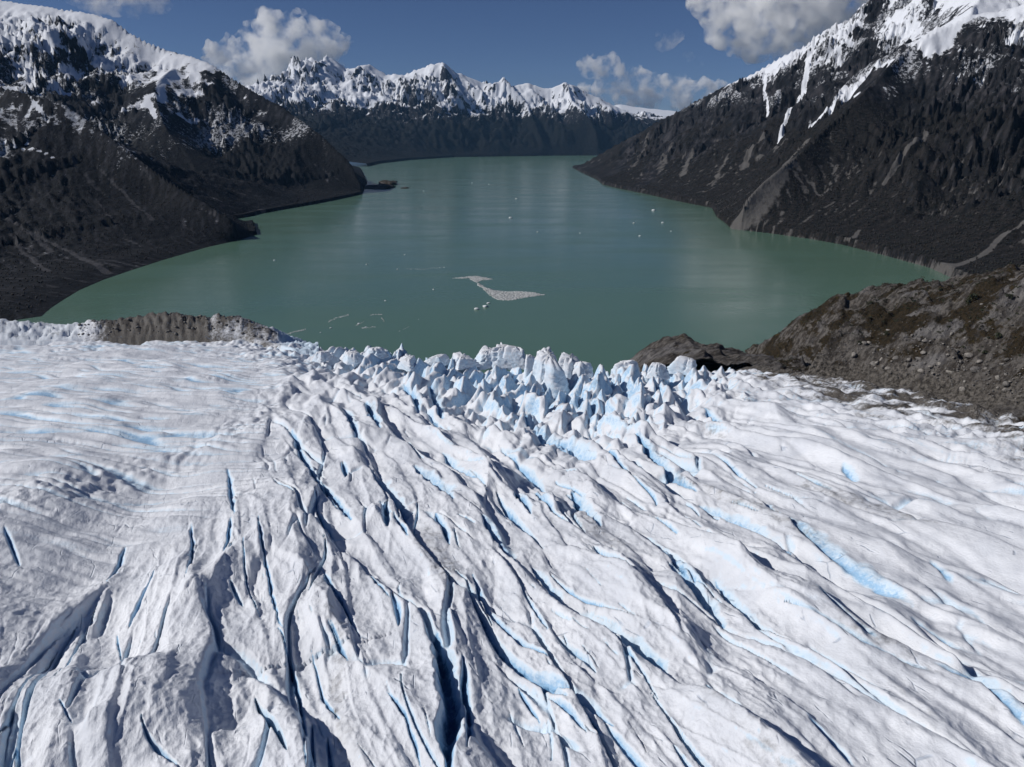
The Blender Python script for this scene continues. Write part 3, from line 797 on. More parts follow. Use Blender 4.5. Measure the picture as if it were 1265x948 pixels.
for pts, wp, bs in CREV:
    P = [on_ice(*q) for q in pts]
    P = [(float(a), float(b), wp * math.sqrt(a * a + b * b + (CAMZ - GA - GB * b) ** 2) / FPX) for a, b in P]
    wm = max(p[2] for p in P)
    m = box(P, wm * (2 + 2 * bs) + 4)
    x, y = X[m], Y[m]
    d, (wd,), arc, side, L = seg_dist(x + jx[m] * min(0.8, wm * 0.25), y + jy[m] * min(0.8, wm * 0.25), P)
    end = np.minimum(arc, L - arc)
    wd = wd * (0.25 + 0.75 * sm(0, 0.25 * L, end)) * (0.8 + 0.5 * fbm(x / 6, y / 6, 2, 395))
    ux_ = abs(P[-1][0] - P[0][0]) / (math.hypot(P[-1][0] - P[0][0], P[-1][1] - P[0][1]) + 1e-6)
    wd = np.maximum(wd, (0.4 + 1.3 * ux_ ** 1.5) * SP[m] * (0.5 + 0.5 * sm(0, 0.2 * L, end)))
    s = d * side / np.maximum(wd, 0.05)
    out = (arc <= 0) | (arc >= L)
    tp = np.where(out, sm(0.6, 0.0, d / np.maximum(wd, 0.05)), 1)
    # steep left wall, gentler far wall
    prof = np.where(s < -0.12, sm(-0.55, -0.12, s), 1 - sm(-0.12, 0.60 + 0.9 * bs, s))
    dep = np.minimum(1.5 * wd, 7.0 + 0.25 * wd)
    H[m] -= dep * prof * tp
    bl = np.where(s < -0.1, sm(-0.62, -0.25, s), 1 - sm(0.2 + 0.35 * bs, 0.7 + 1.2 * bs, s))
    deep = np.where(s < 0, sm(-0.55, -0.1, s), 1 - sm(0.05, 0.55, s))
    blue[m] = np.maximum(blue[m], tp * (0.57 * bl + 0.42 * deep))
# soften what is finer than the mesh can carry
side_ = np.clip(left + sm(10, 18, azp), 0, 1)
for it_ in range(4):
    k_ = np.maximum(sm(0.9, 1.7, SP) * (1 - 0.8 * front) * (it_ < 2), side_ * sm(0.7, 1.4, SP) * (1 - 0.6 * front) * (it_ < 2) * (1 - 0.75 * right))
    k_ = np.maximum(k_, 0.95 * sm(25, 30, azp) * (1 - right))
    for Q_ in ((H, blue) if it_ < 3 else (H,)):
        F_ = Q_.copy(); F_[1:-1] = 0.25 * Q_[:-2] + 0.5 * Q_[1:-1] + 0.25 * Q_[2:]
        F_[:, 1:-1] = 0.2 * F_[:, :-2] + 0.6 * F_[:, 1:-1] + 0.2 * F_[:, 2:]
        Q_ += (F_ - Q_) * k_
# the ice ends: cliff to the lake, thin dirty edge on the land sides
jag = 16 * fbm(X / 40, Y / 40, 3, 400) + 10 * (RT[2][cells(X / 13, Y / 13, 401)[2]] - 0.5)
edge = TOF + jag * (0.3 + 0.7 * front)
cliff = sm(26, -26, azp)
drop = sm(6, -10, edge)
Z = ZB + H
calv = sm(-25, -20, azp) * sm(24, 19, azp)
Z = Z - drop * (calv * 80 + (1 - calv) * 14)
Z -= np.clip(-edge - 10, 0, 400) * 0.25
Z = np.maximum(Z, -4.0)
# steep old ice shows blue, dust gathers in streaks and near the rock
gxx = np.gradient(Z, axis=1) / np.maximum(np.gradient(X, axis=1), 1e-3)
dd = np.hypot(np.gradient(X, axis=0), np.gradient(Y, axis=0))
steep = np.hypot(gxx, np.gradient(Z, axis=0) / np.maximum(dd, 1e-3))
pale = sm(0.15, 0.55, fbm(U / 40, V / 80, 3, 410) + 0.25 * (front + 0.3))
blue = np.maximum(blue, (0.42 + 0.18 * front) * sm(0.9 - 0.25 * front, 2.2 - 0.5 * front, steep) * core)
blue = np.maximum(blue, 0.12 * pale * core)
dirt = 1.25 * sm(15, 24, azp) * sm(210, 5, edge + 40 * fbm(X / 60, Y / 40, 3, 423)) * (0.45 + 1.2 * fbm(mp1 / 40, mq1 / 9, 4, 420)) + 0.9 * sm(12, -6, edge) * (1 - calv)
dirt = np.maximum(dirt, 0.31 * sm(0.10, 0.6, fbm(U / 18, V / 120, 4, 421) + 0.35 * (f1_ - 0.4)) * core)
dirt = np.maximum(dirt, 0.5 * left * sm(50, 0, edge) * sm(-0.1, 0.3, fbm(X / 25, Y / 12, 3, 422)))

g = NT("glacier_ice"); p = g.pos()
n1 = g.noise(p, 0.35, 6, 0.62); n2 = g.noise(p, 0.045, 4, 0.6); n3 = g.noise(p, 1.6, 4, 0.65); n4 = g.noise(p, 0.55, 6, 0.72, 0.4)
snowc = g.mix(g.ramp(n2, 0.35, 0.65), (0.625, 0.65, 0.70), (0.73, 0.75, 0.79))
snowc = g.mix(g.ramp(n1, 0.30, 0.55, 0.22, 0.0), snowc, (0.50, 0.52, 0.56))
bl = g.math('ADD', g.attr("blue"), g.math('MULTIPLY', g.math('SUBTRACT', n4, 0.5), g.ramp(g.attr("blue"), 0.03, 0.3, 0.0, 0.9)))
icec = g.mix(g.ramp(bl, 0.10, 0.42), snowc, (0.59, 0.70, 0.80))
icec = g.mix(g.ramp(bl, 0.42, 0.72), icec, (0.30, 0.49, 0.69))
icec = g.mix(g.ramp(bl, 0.74, 1.0), icec, (0.06, 0.165, 0.31))  # deep blue ice, darkened further to hold the shade inside cracks
df = g.ramp(g.math('ADD', g.attr("dirt"), g.math('MULTIPLY', g.math('SUBTRACT', n1, 0.5), g.ramp(g.attr("dirt"), 0.02, 0.3, 0.0, 1.0))), 0.15, 0.75)
icec = g.mix(df, icec, g.mix(g.ramp(n3, 0.35, 0.65), (0.024, 0.021, 0.019), (0.135, 0.122, 0.108)))
g.put(g.b.inputs["Base Color"], icec)
g.b.inputs["Roughness"].default_value = 0.62
g.b.inputs["Specular IOR Level"].default_value = 0.25
rotp = g.n.new("ShaderNodeVectorRotate"); rotp.rotation_type = 'Z_AXIS'; rotp.inputs["Angle"].default_value = R(-21.6); g.l.new(p, rotp.inputs["Vector"])
wob = g.n.new("ShaderNodeVectorMath"); wob.operation = 'ADD'; g.l.new(g.scale(rotp.outputs[0], (0.16, 0.045, 0.05)), wob.inputs[0])
nw = g.n.new("ShaderNodeTexNoise"); nw.inputs["Scale"].default_value = 0.16; nw.inputs["Detail"].default_value = 4; g.l.new(p, nw.inputs["Vector"]); g.l.new(g.scale(nw.outputs["Color"], (0.12, 0.12, 0.12)), wob.inputs[1])
vo = g.n.new("ShaderNodeTexVoronoi"); vo.feature = 'DISTANCE_TO_EDGE'; vo.inputs["Scale"].default_value = 1.0; g.l.new(wob.outputs[0], vo.inputs["Vector"])
hair = g.math('MULTIPLY', g.ramp(vo.outputs["Distance"], 0.0, 0.026, 1.0, 0.0), g.ramp(g.noise(p, 0.11, 3, 0.6), 0.54, 0.64))
icec = g.mix(g.math('MULTIPLY', hair, 0.35), icec, (0.10, 0.19, 0.32))
g.put(g.b.inputs["Base Color"], icec)
rot = g.n.new("ShaderNodeVectorRotate"); rot.rotation_type = 'Z_AXIS'; rot.inputs["Angle"].default_value = R(-21.6); g.l.new(p, rot.inputs["Vector"])
fl = g.noise(g.scale(rot.outputs[0], (1, 0.22, 0.5)), 0.42, 5, 0.62, 0.3)
g.put(g.b.inputs["Normal"], g.bump(g.math('ADD', g.math('ADD', n1, g.math('MULTIPLY', n3, 0.5)), g.math('SUBTRACT', g.math('MULTIPLY', fl, 0.9), g.math('MULTIPLY', hair, 0.8))), 0.6, 0.6))
M_ice = g.m
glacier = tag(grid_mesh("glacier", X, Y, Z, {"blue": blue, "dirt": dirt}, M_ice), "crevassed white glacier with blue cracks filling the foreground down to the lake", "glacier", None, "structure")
GX, GY, GZ = X, Y, Z
# ------------------------------------------------------------------ rocky land beside the ice
def rock_patch(az0, az1, nA, r0, r1, nR, crest, foot, lowz, conv=0.8, back=0.7, seed=500, amp=1.0):
    X, Y, A, RR = polar(az0, az1, nA, r0, r1, nR)
    dr, (zr,), _, sr, _ = seg_dist(X, Y, crest)
    df, (zf,), _, sf, _ = seg_dist(X, Y, foot)
    t = df / (df + dr + 1e-3)
    Z = zf + (zr - zf) * t ** conv
    out = sf < 0                                     # on the viewer's side of the foot
    Z = np.where(out, zf - 2 - 0.5 * df, Z)
    bk = sr > 0                                      # beyond the crest
    Zb = zr - back * dr - 0.0006 * dr * dr
    Z = np.where(bk & ~out, np.minimum(Zb, zr), Z)
    k = sm(0, 40, df) * amp
    st = (X * 0.80 + Y * 0.60) / 40; cr = (X * -0.60 + Y * 0.80) / 9        # slabby grain
    Z = Z + k * (5.0 * fbm(X / 70, Y / 70, 4, seed) + 3.0 * (ridged(st, cr, 3, seed + 3) - 0.4) + 2.2 * fbm(X / 14, Y / 14, 4, seed + 5))
    bl, gp = blocks(st * 1.6, cr * 0.45, seed + 7, 1.5, 2.6, 2.2, 12, 0.95)
    bl2, gp2 = blocks(X / 34, Y / 40, seed + 8, 4.0, 9.0, 7.0, 14, 0.95)
    Z = Z + k * (bl * 1.4 + bl2 * 0.8) - 1.0 * k * sm(0.08, 0, gp)
    Z = np.maximum(Z, lowz)
    return X, Y, Z, df, dr, out, bk


def rock_material(name, rock, rock2, veg, veg2, yellow):
    t = NT(name); p = t.pos()
    rp = t.n.new("ShaderNodeVectorRotate"); rp.rotation_type = 'Z_AXIS'; rp.inputs["Angle"].default_value = R(-37)
    t.l.new(p, rp.inputs["Vector"])
    grain = t.noise(t.scale(rp.outputs[0], (0.25, 1, 0.6)), 0.22, 6, 0.65)
    n1 = t.noise(p, 0.035, 6, 0.6); n2 = t.noise(p, 0.35, 5, 0.65); n3 = t.noise(p, 0.12, 5, 0.7)
    c = t.mix(t.ramp(grain, 0.40, 0.62), rock, rock2)
    c = t.mix(t.ramp(n2, 0.30, 0.48, 0.65, 0.0), c, (0.02, 0.018, 0.018))
    n5 = t.noise(p, 0.018, 3, 0.6); c = t.mix(t.ramp(n5, 0.52, 0.64, 0.0, 0.75), c, t.mix(t.ramp(grain, 0.35, 0.65), (0.10, 0.095, 0.098), (0.23, 0.22, 0.215)))
    v = t.mix(t.ramp(n2, 0.35, 0.65), veg, veg2)
    v = t.mix(t.ramp(n3, 0.60, 0.72, 0.0, 0.6), v, yellow)
    f = t.ramp(t.math('ADD', t.attr("forest"), t.math('MULTIPLY', t.math('SUBTRACT', t.math('ADD', t.math('MULTIPLY', n1, 0.6), t.math('MULTIPLY', n3, 0.4)), 0.5), 3.0)), 0.40, 0.60)
    c = t.mix(f, c, v)
    r = t.mix(t.ramp(n2, 0.35, 0.65), (0.035, 0.031, 0.027), (0.19, 0.172, 0.152))
    c = t.mix(t.ramp(t.math('ADD', t.attr("scree"), t.math('MULTIPLY', t.math('SUBTRACT', n3, 0.5), 1.0)), 0.35, 0.65), c, r)
    t.put(t.b.inputs["Base Color"], c)
    t.b.inputs["Roughness"].default_value = 0.85
    t.b.inputs["Specular IOR Level"].default_value = 0.2
    t.put(t.b.inputs["Normal"], t.bump(t.math('ADD', n2, t.math('MULTIPLY', grain, 1.6)), 4.0, 1.0))
    return t.m


M_knoll = rock_material("knoll_rock", (0.050, 0.043, 0.037), (0.160, 0.146, 0.132), (0.016, 0.013, 0.007), (0.044, 0.031, 0.016), (0.10, 0.075, 0.018))


def ice3(px, py, dz=0.0):
    x, y = on_ice(px, py)
    return (float(x), float(y), float(GA + GB * y + dz))


crestK = [at_y(*q) for q in ((952, 446, 810), (965, 425, 818), (985, 398, 826), (1010, 378, 832), (1050, 362, 838), (1080, 355, 835), (1112, 351, 830), (1150, 352, 815), (1180, 354, 790), (1210, 350, 760),
                             (1240, 345, 725), (1265, 339, 690), (1320, 318, 620), (1420, 290, 540))]
footK = [ice3(*q) for q in ((940, 449), (955, 455), (1000, 458), (1050, 461), (1090, 467), (1130, 474), (1170, 480), (1210, 488), (1265, 500), (1330, 516), (1450, 546), (1600, 590))]
X, Y, Z, df, dr, out, bk = rock_patch(18, 50, 300, 430, 1050, 220, crestK, footK, -4, conv=0.72, seed=500)
KN = (X, Y, Z)
veg = 0.46 + 0.8 * fbm(X / 45, Y / 45, 4, 520) - 0.15 * sm(40, 5, df)
scree = 0.75 * sm(20, 2, df + 22 * fbm(X / 26, Y / 26, 3, 522)) + 0.25 * fbm(X / 40, Y / 40, 3, 521) - 0.12
knoll = tag(grid_mesh("rocky_hill", X, Y, Z, {"forest": veg, "scree": scree}, M_knoll), "grey slabby rock hill with brown scrub beside the right edge of the glacier", "hill", None, "structure")

crestS = [at_y(*q) for q in ((755, 466, 800), (770, 450, 800), (780, 441, 800), (790, 434, 800), (806, 426, 800), (820, 420, 800), (843, 414.5, 800), (852, 420, 800), (862, 426, 802), (878, 425, 804), (890, 430, 806), (905, 431, 808), (918, 434, 810), (928, 444, 812), (945, 462, 814))]
footS = [ice3(*q) for q in ((765, 452), (800, 452), (850, 452), (900, 452), (935, 454))]
X, Y, Z, df, dr, out, bk = rock_patch(6.5, 22, 160, 690, 900, 80, crestS, footS, -4, conv=0.6, seed=540, amp=0.55)
tag(grid_mesh("rock_outcrop", X, Y, Z, {"forest": 0.18 + 0.3 * fbm(X / 30, Y / 30, 3, 541), "scree": Z * 0 - 0.3}, M_knoll), "small dark rock outcrop poking up behind the ice edge left of the big rocky hill", "outcrop", None, "structure")

# dirty moraine at the far left of the ice
crestM = [at_y(*q) for q in ((-260, 400, 760), (-120, 396, 800), (0, 392, 850), (40, 396, 860), (62, 399, 865), (100, 395, 870), (130, 393, 872), (160, 391, 875), (185, 387, 875), (205, 384, 875), (225, 387, 872), (245, 390, 870), (270, 388, 868), (290, 388, 865), (310, 395, 862), (325, 401, 858), (340, 410, 850), (352, 421, 845))]
footM = [ice3(*q) for q in ((-260, 424), (-100, 424), (0, 424), (100, 421), (200, 420), (300, 420), (340, 424), (362, 430))]
X, Y, Z, df, dr, out, bk = rock_patch(-49, -16.5, 320, 640, 1080, 110, crestM, footM, -4, conv=0.75, back=0.5, seed=560, amp=0.15)
mp_, mg_ = peaks(X / 9, Y / 9, 563, 0.0, 4.0, 10.0); mq_, _ = peaks(X / 4.5, Y / 4.5, 564, 0, 1.8, 4.5)
Z = Z + (0.45 * mp_ + 0.8 * mq_) * sm(0, 15, df)
Z = Z + 1.6 * (ridged(X / 16, Y / 16, 3, 561) - 0.4) * sm(0, 20, df)
azm = np.degrees(np.arctan2(X, Y))
dm = 0.55 + 0.55 * fbm(X / 30, Y / 22, 4, 562)
dm = np.maximum(dm, sm(-32.5, -31, azm) * sm(-23, -26, azm) * 1.1) - 0.42 * sm(-31, -34, azm) - 0.55 * sm(-20.5, -18.8, azm)
tag(grid_mesh("moraine", X, Y, Z, {"dirt": dm, "blue": 0.45 * sm(-20.5, -18.8, azm) + 0.2 * sm(-31, -34, azm)}, M_ice), "brown rubble ridge of dirty ice between the left end of the glacier and the lake", "moraine", None, "structure")

MO = (X, Y, Z, df, azm)

# ------------------------------------------------------------------ lumps: boulders, icebergs, islets, seracs
def ico(sub):
    bm = bmesh.new(); bmesh.ops.create_icosphere(bm, subdivisions=sub, radius=1.0)
    V = np.array([v.co[:] for v in bm.verts], np.float32); F = np.array([[v.index for v in f.verts] for f in bm.faces], np.int32)
    bm.free(); return V, F


ICO1, ICO2, ICO3 = ico(1), ico(2), ico(3)


def noise3(V, s, seed):
    return fbm(V[:, 0] * s + V[:, 2] * 0.7 * s, V[:, 1] * s - V[:, 2] * 0.6 * s, 3, seed)


def lump(seed, sub=ICO2, sq=(1, 1, 0.75), amp=0.5, cuts=6):
    rs = np.random.RandomState(seed)
    V, F = sub[0].copy(), sub[1]
    for _ in range(cuts):                                   # broken faces
        n = rs.normal(size=3); n /= np.linalg.norm(n); d = 0.55 + 0.35 * rs.rand()
        o = V @ n - d
        V = V - np.where(o > 0, o, 0)[:, None] * n * 0.92
    V = V * (1 + amp * noise3(V, 1.3, seed))[:, None]
    return V * np.array(sq, np.float32), F


def height_of(G, x, y):
    """z of a terrain at the vertex nearest to x, y"""
    d = (G[0] - x) ** 2 + (G[1] - y) ** 2
    k = int(np.argmin(d)); return float(G[2].reshape(-1)[k])


t = NT("boulder_rock"); p = t.pos()
oi = t.n.new("ShaderNodeObjectInfo").outputs["Random"]
n = t.noise(p, 0.7, 5, 0.65)
t.put(t.b.inputs["Base Color"], t.mix(t.ramp(n, 0.3, 0.7), t.mix(oi, (0.06, 0.055, 0.052), (0.14, 0.13, 0.12)), t.mix(oi, (0.16, 0.15, 0.14), (0.36, 0.33, 0.29))))
t.b.inputs["Roughness"].default_value = 0.85
t.put(t.b.inputs["Normal"], t.bump(n, 0.6, 0.8))
M_boulder = t.m

# boulders along the foot of the rocky hill
bmesh_protos = []
for i in range(8):
    V, F = lump(600 + i, ICO2, (1, 0.85, 0.72), 0.4, 7)
    o = tri_mesh("boulder", V, F, M_boulder); bmesh_protos.append(o.data); COL.objects.unlink(o); bpy.data.objects.remove(o)
rs = np.random.RandomState(5)
footp = np.array([(f[0], f[1]) for f in footK])
spots = [(1186, 452, 4.2, "large pale boulder lying high on the scrubby face of the rocky hill"),
         (1205, 458, 8.0, "broad dark flat boulder with mossy top, biggest on the rubble slope"),
         (1083, 450, 4.5, "pale angular boulder at the glacier edge below the rocky hill"),
         (1175, 415, 4.0, "white boulder alone in the dark scrub halfway up the rocky hill"),
         (1140, 440, 5.0, "rounded grey boulder in the middle of the rubble slope"),
         (1126, 418, 4.0, "upright pale boulder on the rocky hill above the rubble")]
def on_terrain(G, px, py):
    dx, dy, dz = ray(px, py)
    t = np.linspace(300, 1100, 900)
    ok = None
    xs, ys, zs = dx * t, dy * t, CAMZ + dz * t
    for i in range(0, 900, 3):
        if zs[i] < height_of(G, xs[i], ys[i]): ok = i; break
    if ok is None: return None
    return float(xs[ok]), float(ys[ok]), height_of(G, xs[ok], ys[ok])
KS = tuple(a[::2, ::2] for a in KN)
def boulder(x, y, z, s, label, group=None):
    o = bpy.data.objects.new("boulder", rs.choice(np.array(bmesh_protos, dtype=object))); COL.objects.link(o)
    o.location = (x, y, z + s * 0.25); o.scale = (s * rs.uniform(0.8, 1.2), s * rs.uniform(0.8, 1.2), s * rs.uniform(0.8, 1.1)); o.rotation_euler = (rs.uniform(-.3, .3), rs.uniform(-.3, .3), rs.uniform(0, 6.28))
    return tag(o, label, "boulder", group)
for px, py, s, lb in spots:
    q = on_terrain(KS, px, py)
    if q: boulder(*q, s * 0.5, lb)
for i in range(110):
    k = rs.uniform(3, len(footp) - 3.2); j = int(k); f = k - j
    bx, by = footp[j] * (1 - f) + footp[j + 1] * f
    off = abs(rs.normal(0, 26)) + 2
    x, y = bx + off * rs.uniform(0.1, 0.7), by + off
    boulder(x, y, height_of(KS, x, y), 0.8 + 2.6 * rs.rand() ** 3, "grey boulder in rubble under the rocky hill, " + ("near the right frame edge" if k > 6.9 else "below the hill middle" if k > 4.9 else "near its lakeward end"), "boulders on the rubble slope")


def scatter(name, pts, protoV, protoF, size, mat, seed, sq=(1, 1, 1), attr=None):
    """many small lumps joined into one mesh"""
    rs = np.random.RandomState(seed); n = len(pts); nv = len(protoV[0])
    Vs, Fs = [], []
    for i, (x, y, z) in enumerate(pts):
        s = size(rs); a = rs.uniform(0, 6.28); c, sn = math.cos(a), math.sin(a)
        P = protoV[i % len(protoV)] * np.array([s * rs.uniform(.75, 1.3), s * rs.uniform(.75, 1.3), s * rs.uniform(.75, 1.2)]) * np.array(sq)
        Q = np.stack([P[:, 0] * c - P[:, 1] * sn + x, P[:, 0] * sn + P[:, 1] * c + y, P[:, 2] + z], -1)
        Vs.append(Q); Fs.append(protoF + i * nv)
    return tri_mesh(name, np.concatenate(Vs), np.concatenate(Fs), mat)


small = [lump(700 + i, ICO1, (1, 1, 0.7), 0.4, 5)[0] for i in range(6)]
pts = []
flat = KN[2]; fx, fy = KN[0], KN[1]
dfk, _, _, sfk, _ = seg_dist(fx, fy, footK)
wgt = np.exp(-dfk / 20.0) * (sfk > 0); wgt = (wgt / wgt.sum()).reshape(-1)
for k in rs.choice(wgt.size, 1500, p=wgt):
    pts.append((fx.flat[k] + rs.uniform(-2, 2), fy.flat[k] + rs.uniform(-1, 1), flat.flat[k]))
tag(scatter("rubble", pts, small, ICO1[1], lambda r: r.uniform(0.35, 1.1), M_boulder, 8), "loose grey stones covering the foot of the rocky hill", "rubble", None, "stuff")
# stones lying on the dirty right edge of the ice
kk = np.where((right * sm(70, 0, TOF) > 0.25) & (TOF > -8))
sel = rs.choice(len(kk[0]), min(1800, len(kk[0])), replace=False)
pts = [(float(GX[kk[0][i], kk[1][i]]), float(GY[kk[0][i], kk[1][i]]), float(GZ[kk[0][i], kk[1][i]])) for i in sel]
tag(scatter("rubble", pts, small, ICO1[1], lambda r: r.uniform(0.2, 0.85), M_boulder, 9), "dark stones strewn over the dirty right margin of the glacier ice", "rubble", None, "stuff")

mw = (MO[3] > 6) * (np.abs(MO[4] + 27) < 6.5) * (MO[2] > 8); mw = (mw / mw.sum()).reshape(-1)
pts = [(MO[0].flat[k] + rs.uniform(-1.5, 1.5), MO[1].flat[k] + rs.uniform(-1.5, 1.5), MO[2].flat[k]) for k in rs.choice(mw.size, 1700, p=mw)]
tag(scatter("rubble", pts, small, ICO1[1], lambda r: 0.4 + 2.4 * r.rand() ** 3, M_boulder, 11), "dark stones covering the moraine ridge at the far left of the glacier", "rubble", None, "stuff")

# shrubs on the rocky hill
t = NT("scrub_leaves"); p = t.pos(); n = t.noise(p, 1.2, 3, 0.6)
t.put(t.b.inputs["Base Color"], t.mix(t.ramp(n, 0.3, 0.7), (0.016, 0.020, 0.010), (0.040, 0.046, 0.020)))
t.b.inputs["Roughness"].default_value = 0.8
M_leaf = t.m
t = NT("scrub_wood"); t.b.inputs["Base Color"].default_value = (0.07, 0.05, 0.035, 1); M_wood = t.m
def leaf_cloud(seed, n, sz):
    rs = np.random.RandomState(seed); V, F = [], []
    cl = [(rs.uniform(-.6, .6), rs.uniform(-.6, .6), rs.uniform(.45, 1.05), rs.uniform(.3, .55)) for _ in range(7)]
    for i in range(n):
        cx, cy, cz, cr = cl[i % 7]
        d = rs.normal(size=3); d /= np.linalg.norm(d); r = cr * rs.uniform(.6, 1.05)
        c = np.array([cx, cy, cz]) + d * r * (1, 1, .8)
        a = rs.normal(size=3); a /= np.linalg.norm(a); b = np.cross(a, rs.normal(size=3)); b /= np.linalg.norm(b)
        s = sz * rs.uniform(.6, 1.4)
        V += [c + a * s, c - a * s * .6 + b * s * .7, c - a * s * .6 - b * s * .7]; F.append((3 * i, 3 * i + 1, 3 * i + 2))
    V = np.array(V); V[:, 2] = np.maximum(V[:, 2], 0.03)
    return V, np.array(F)
shrub_me = []
for i in range(4):
    V, F = leaf_cloud(800 + i, 420, 0.17)
    o = tri_mesh("crown", V, F, M_leaf); shrub_me.append(o.data); COL.objects.unlink(o); bpy.data.objects.remove(o)
bm = bmesh.new()
for a in range(4):
    r = bmesh.ops.create_cone(bm, segments=5, radius1=0.06, radius2=0.02, depth=1.1, cap_ends=True)
    from mathutils import Matrix
    M = Matrix.Rotation(a * 1.57 + 0.4, 4, 'Z') @ Matrix.Rotation(0.5, 4, 'Y') @ Matrix.Translation((0, 0, 0.45))
    bmesh.ops.transform(bm, matrix=M, verts=r['verts'])
stem_me = bpy.data.meshes.new("stem"); bm.to_mesh(stem_me); bm.free(); stem_me.materials.append(M_wood)
def shrub(x, y, z, s, label, group):
    e = bpy.data.objects.new("shrub", None); COL.objects.link(e); e.location = (x, y, z - 0.1 * s); e.scale = (s, s, s * rs.uniform(.85, 1.25)); e.rotation_euler = (0, 0, rs.uniform(0, 6.28))
    tag(e, label, "shrub", group)
    for nm, me in (("crown", shrub_me[rs.randint(4)]), ("stem", stem_me)):
        c = bpy.data.objects.new(nm, me); COL.objects.link(c); c.parent = e
crest_sh = [(1146, 350, 5), (1152, 349, 6), (1158, 351, 5), (1165, 350, 5.5), (1172, 351, 6), (1178, 350, 4.5), (1184, 354, 4.5), (1196, 354, 4.5), (1136, 351, 3), (1120, 350, 3), (1226, 346, 6.5), (1233, 344, 7), (1240, 342, 6.5), (1248, 341, 6), (1218, 348, 5)]
for px, py, s in crest_sh:
    # stand on the crest where the skyline is
    dx, dy, dz = ray(px, py); cx = [c for c in crestK]
    xs_ = np.array([c[0] / c[1] for c in cx]); Yc = float(np.interp(dx / dy, xs_, [c[1] for c in cx]))
    x = dx / dy * Yc; x, y = float(x), Yc - 4
    shrub(x, y, height_of(KN, x, y), s * 0.62, "dark green shrub standing on the crest of the rocky hill against the lake", "shrubs on the crest of the rocky hill")
for px, py, s in ((1203, 373, 7.5), (1195, 379, 4), (1125, 372, 3.5), (1074, 376, 4), (1160, 362, 4), (1095, 415, 4), (1232, 420, 5), (1215, 440, 4), (1060, 430, 3.5), (1245, 372, 4.5)):
    q = on_terrain(KS, px, py)
    if q: shrub(*q, s * 0.6, "dark shrub growing alone on the open face of the rocky hill", "shrubs on the face of the rocky hill")
# low scrub, uncountable
wv_ = np.clip(veg_w := (0.42 + 0.5 * fbm(fx / 60, fy / 60, 4, 520)), 0, 1) ** 2 * (dfk > 30) * (sfk > 0) * (KN[2] > 5); wv_ = (wv_ / wv_.sum()).reshape(-1)
pts = [(fx.flat[k], fy.flat[k], flat.flat[k] - 0.1) for k in rs.choice(wv_.size, 2600, p=wv_)]
sc_p = [leaf_cloud(820 + i, 26, 0.42) for i in range(4)]
tag(scatter("scrub", pts, [v for v, _ in sc_p], sc_p[0][1], lambda r: r.uniform(0.5, 1.4), M_leaf, 10), "low dark scrub scattered over the rocky hill", "scrub", None, "stuff")
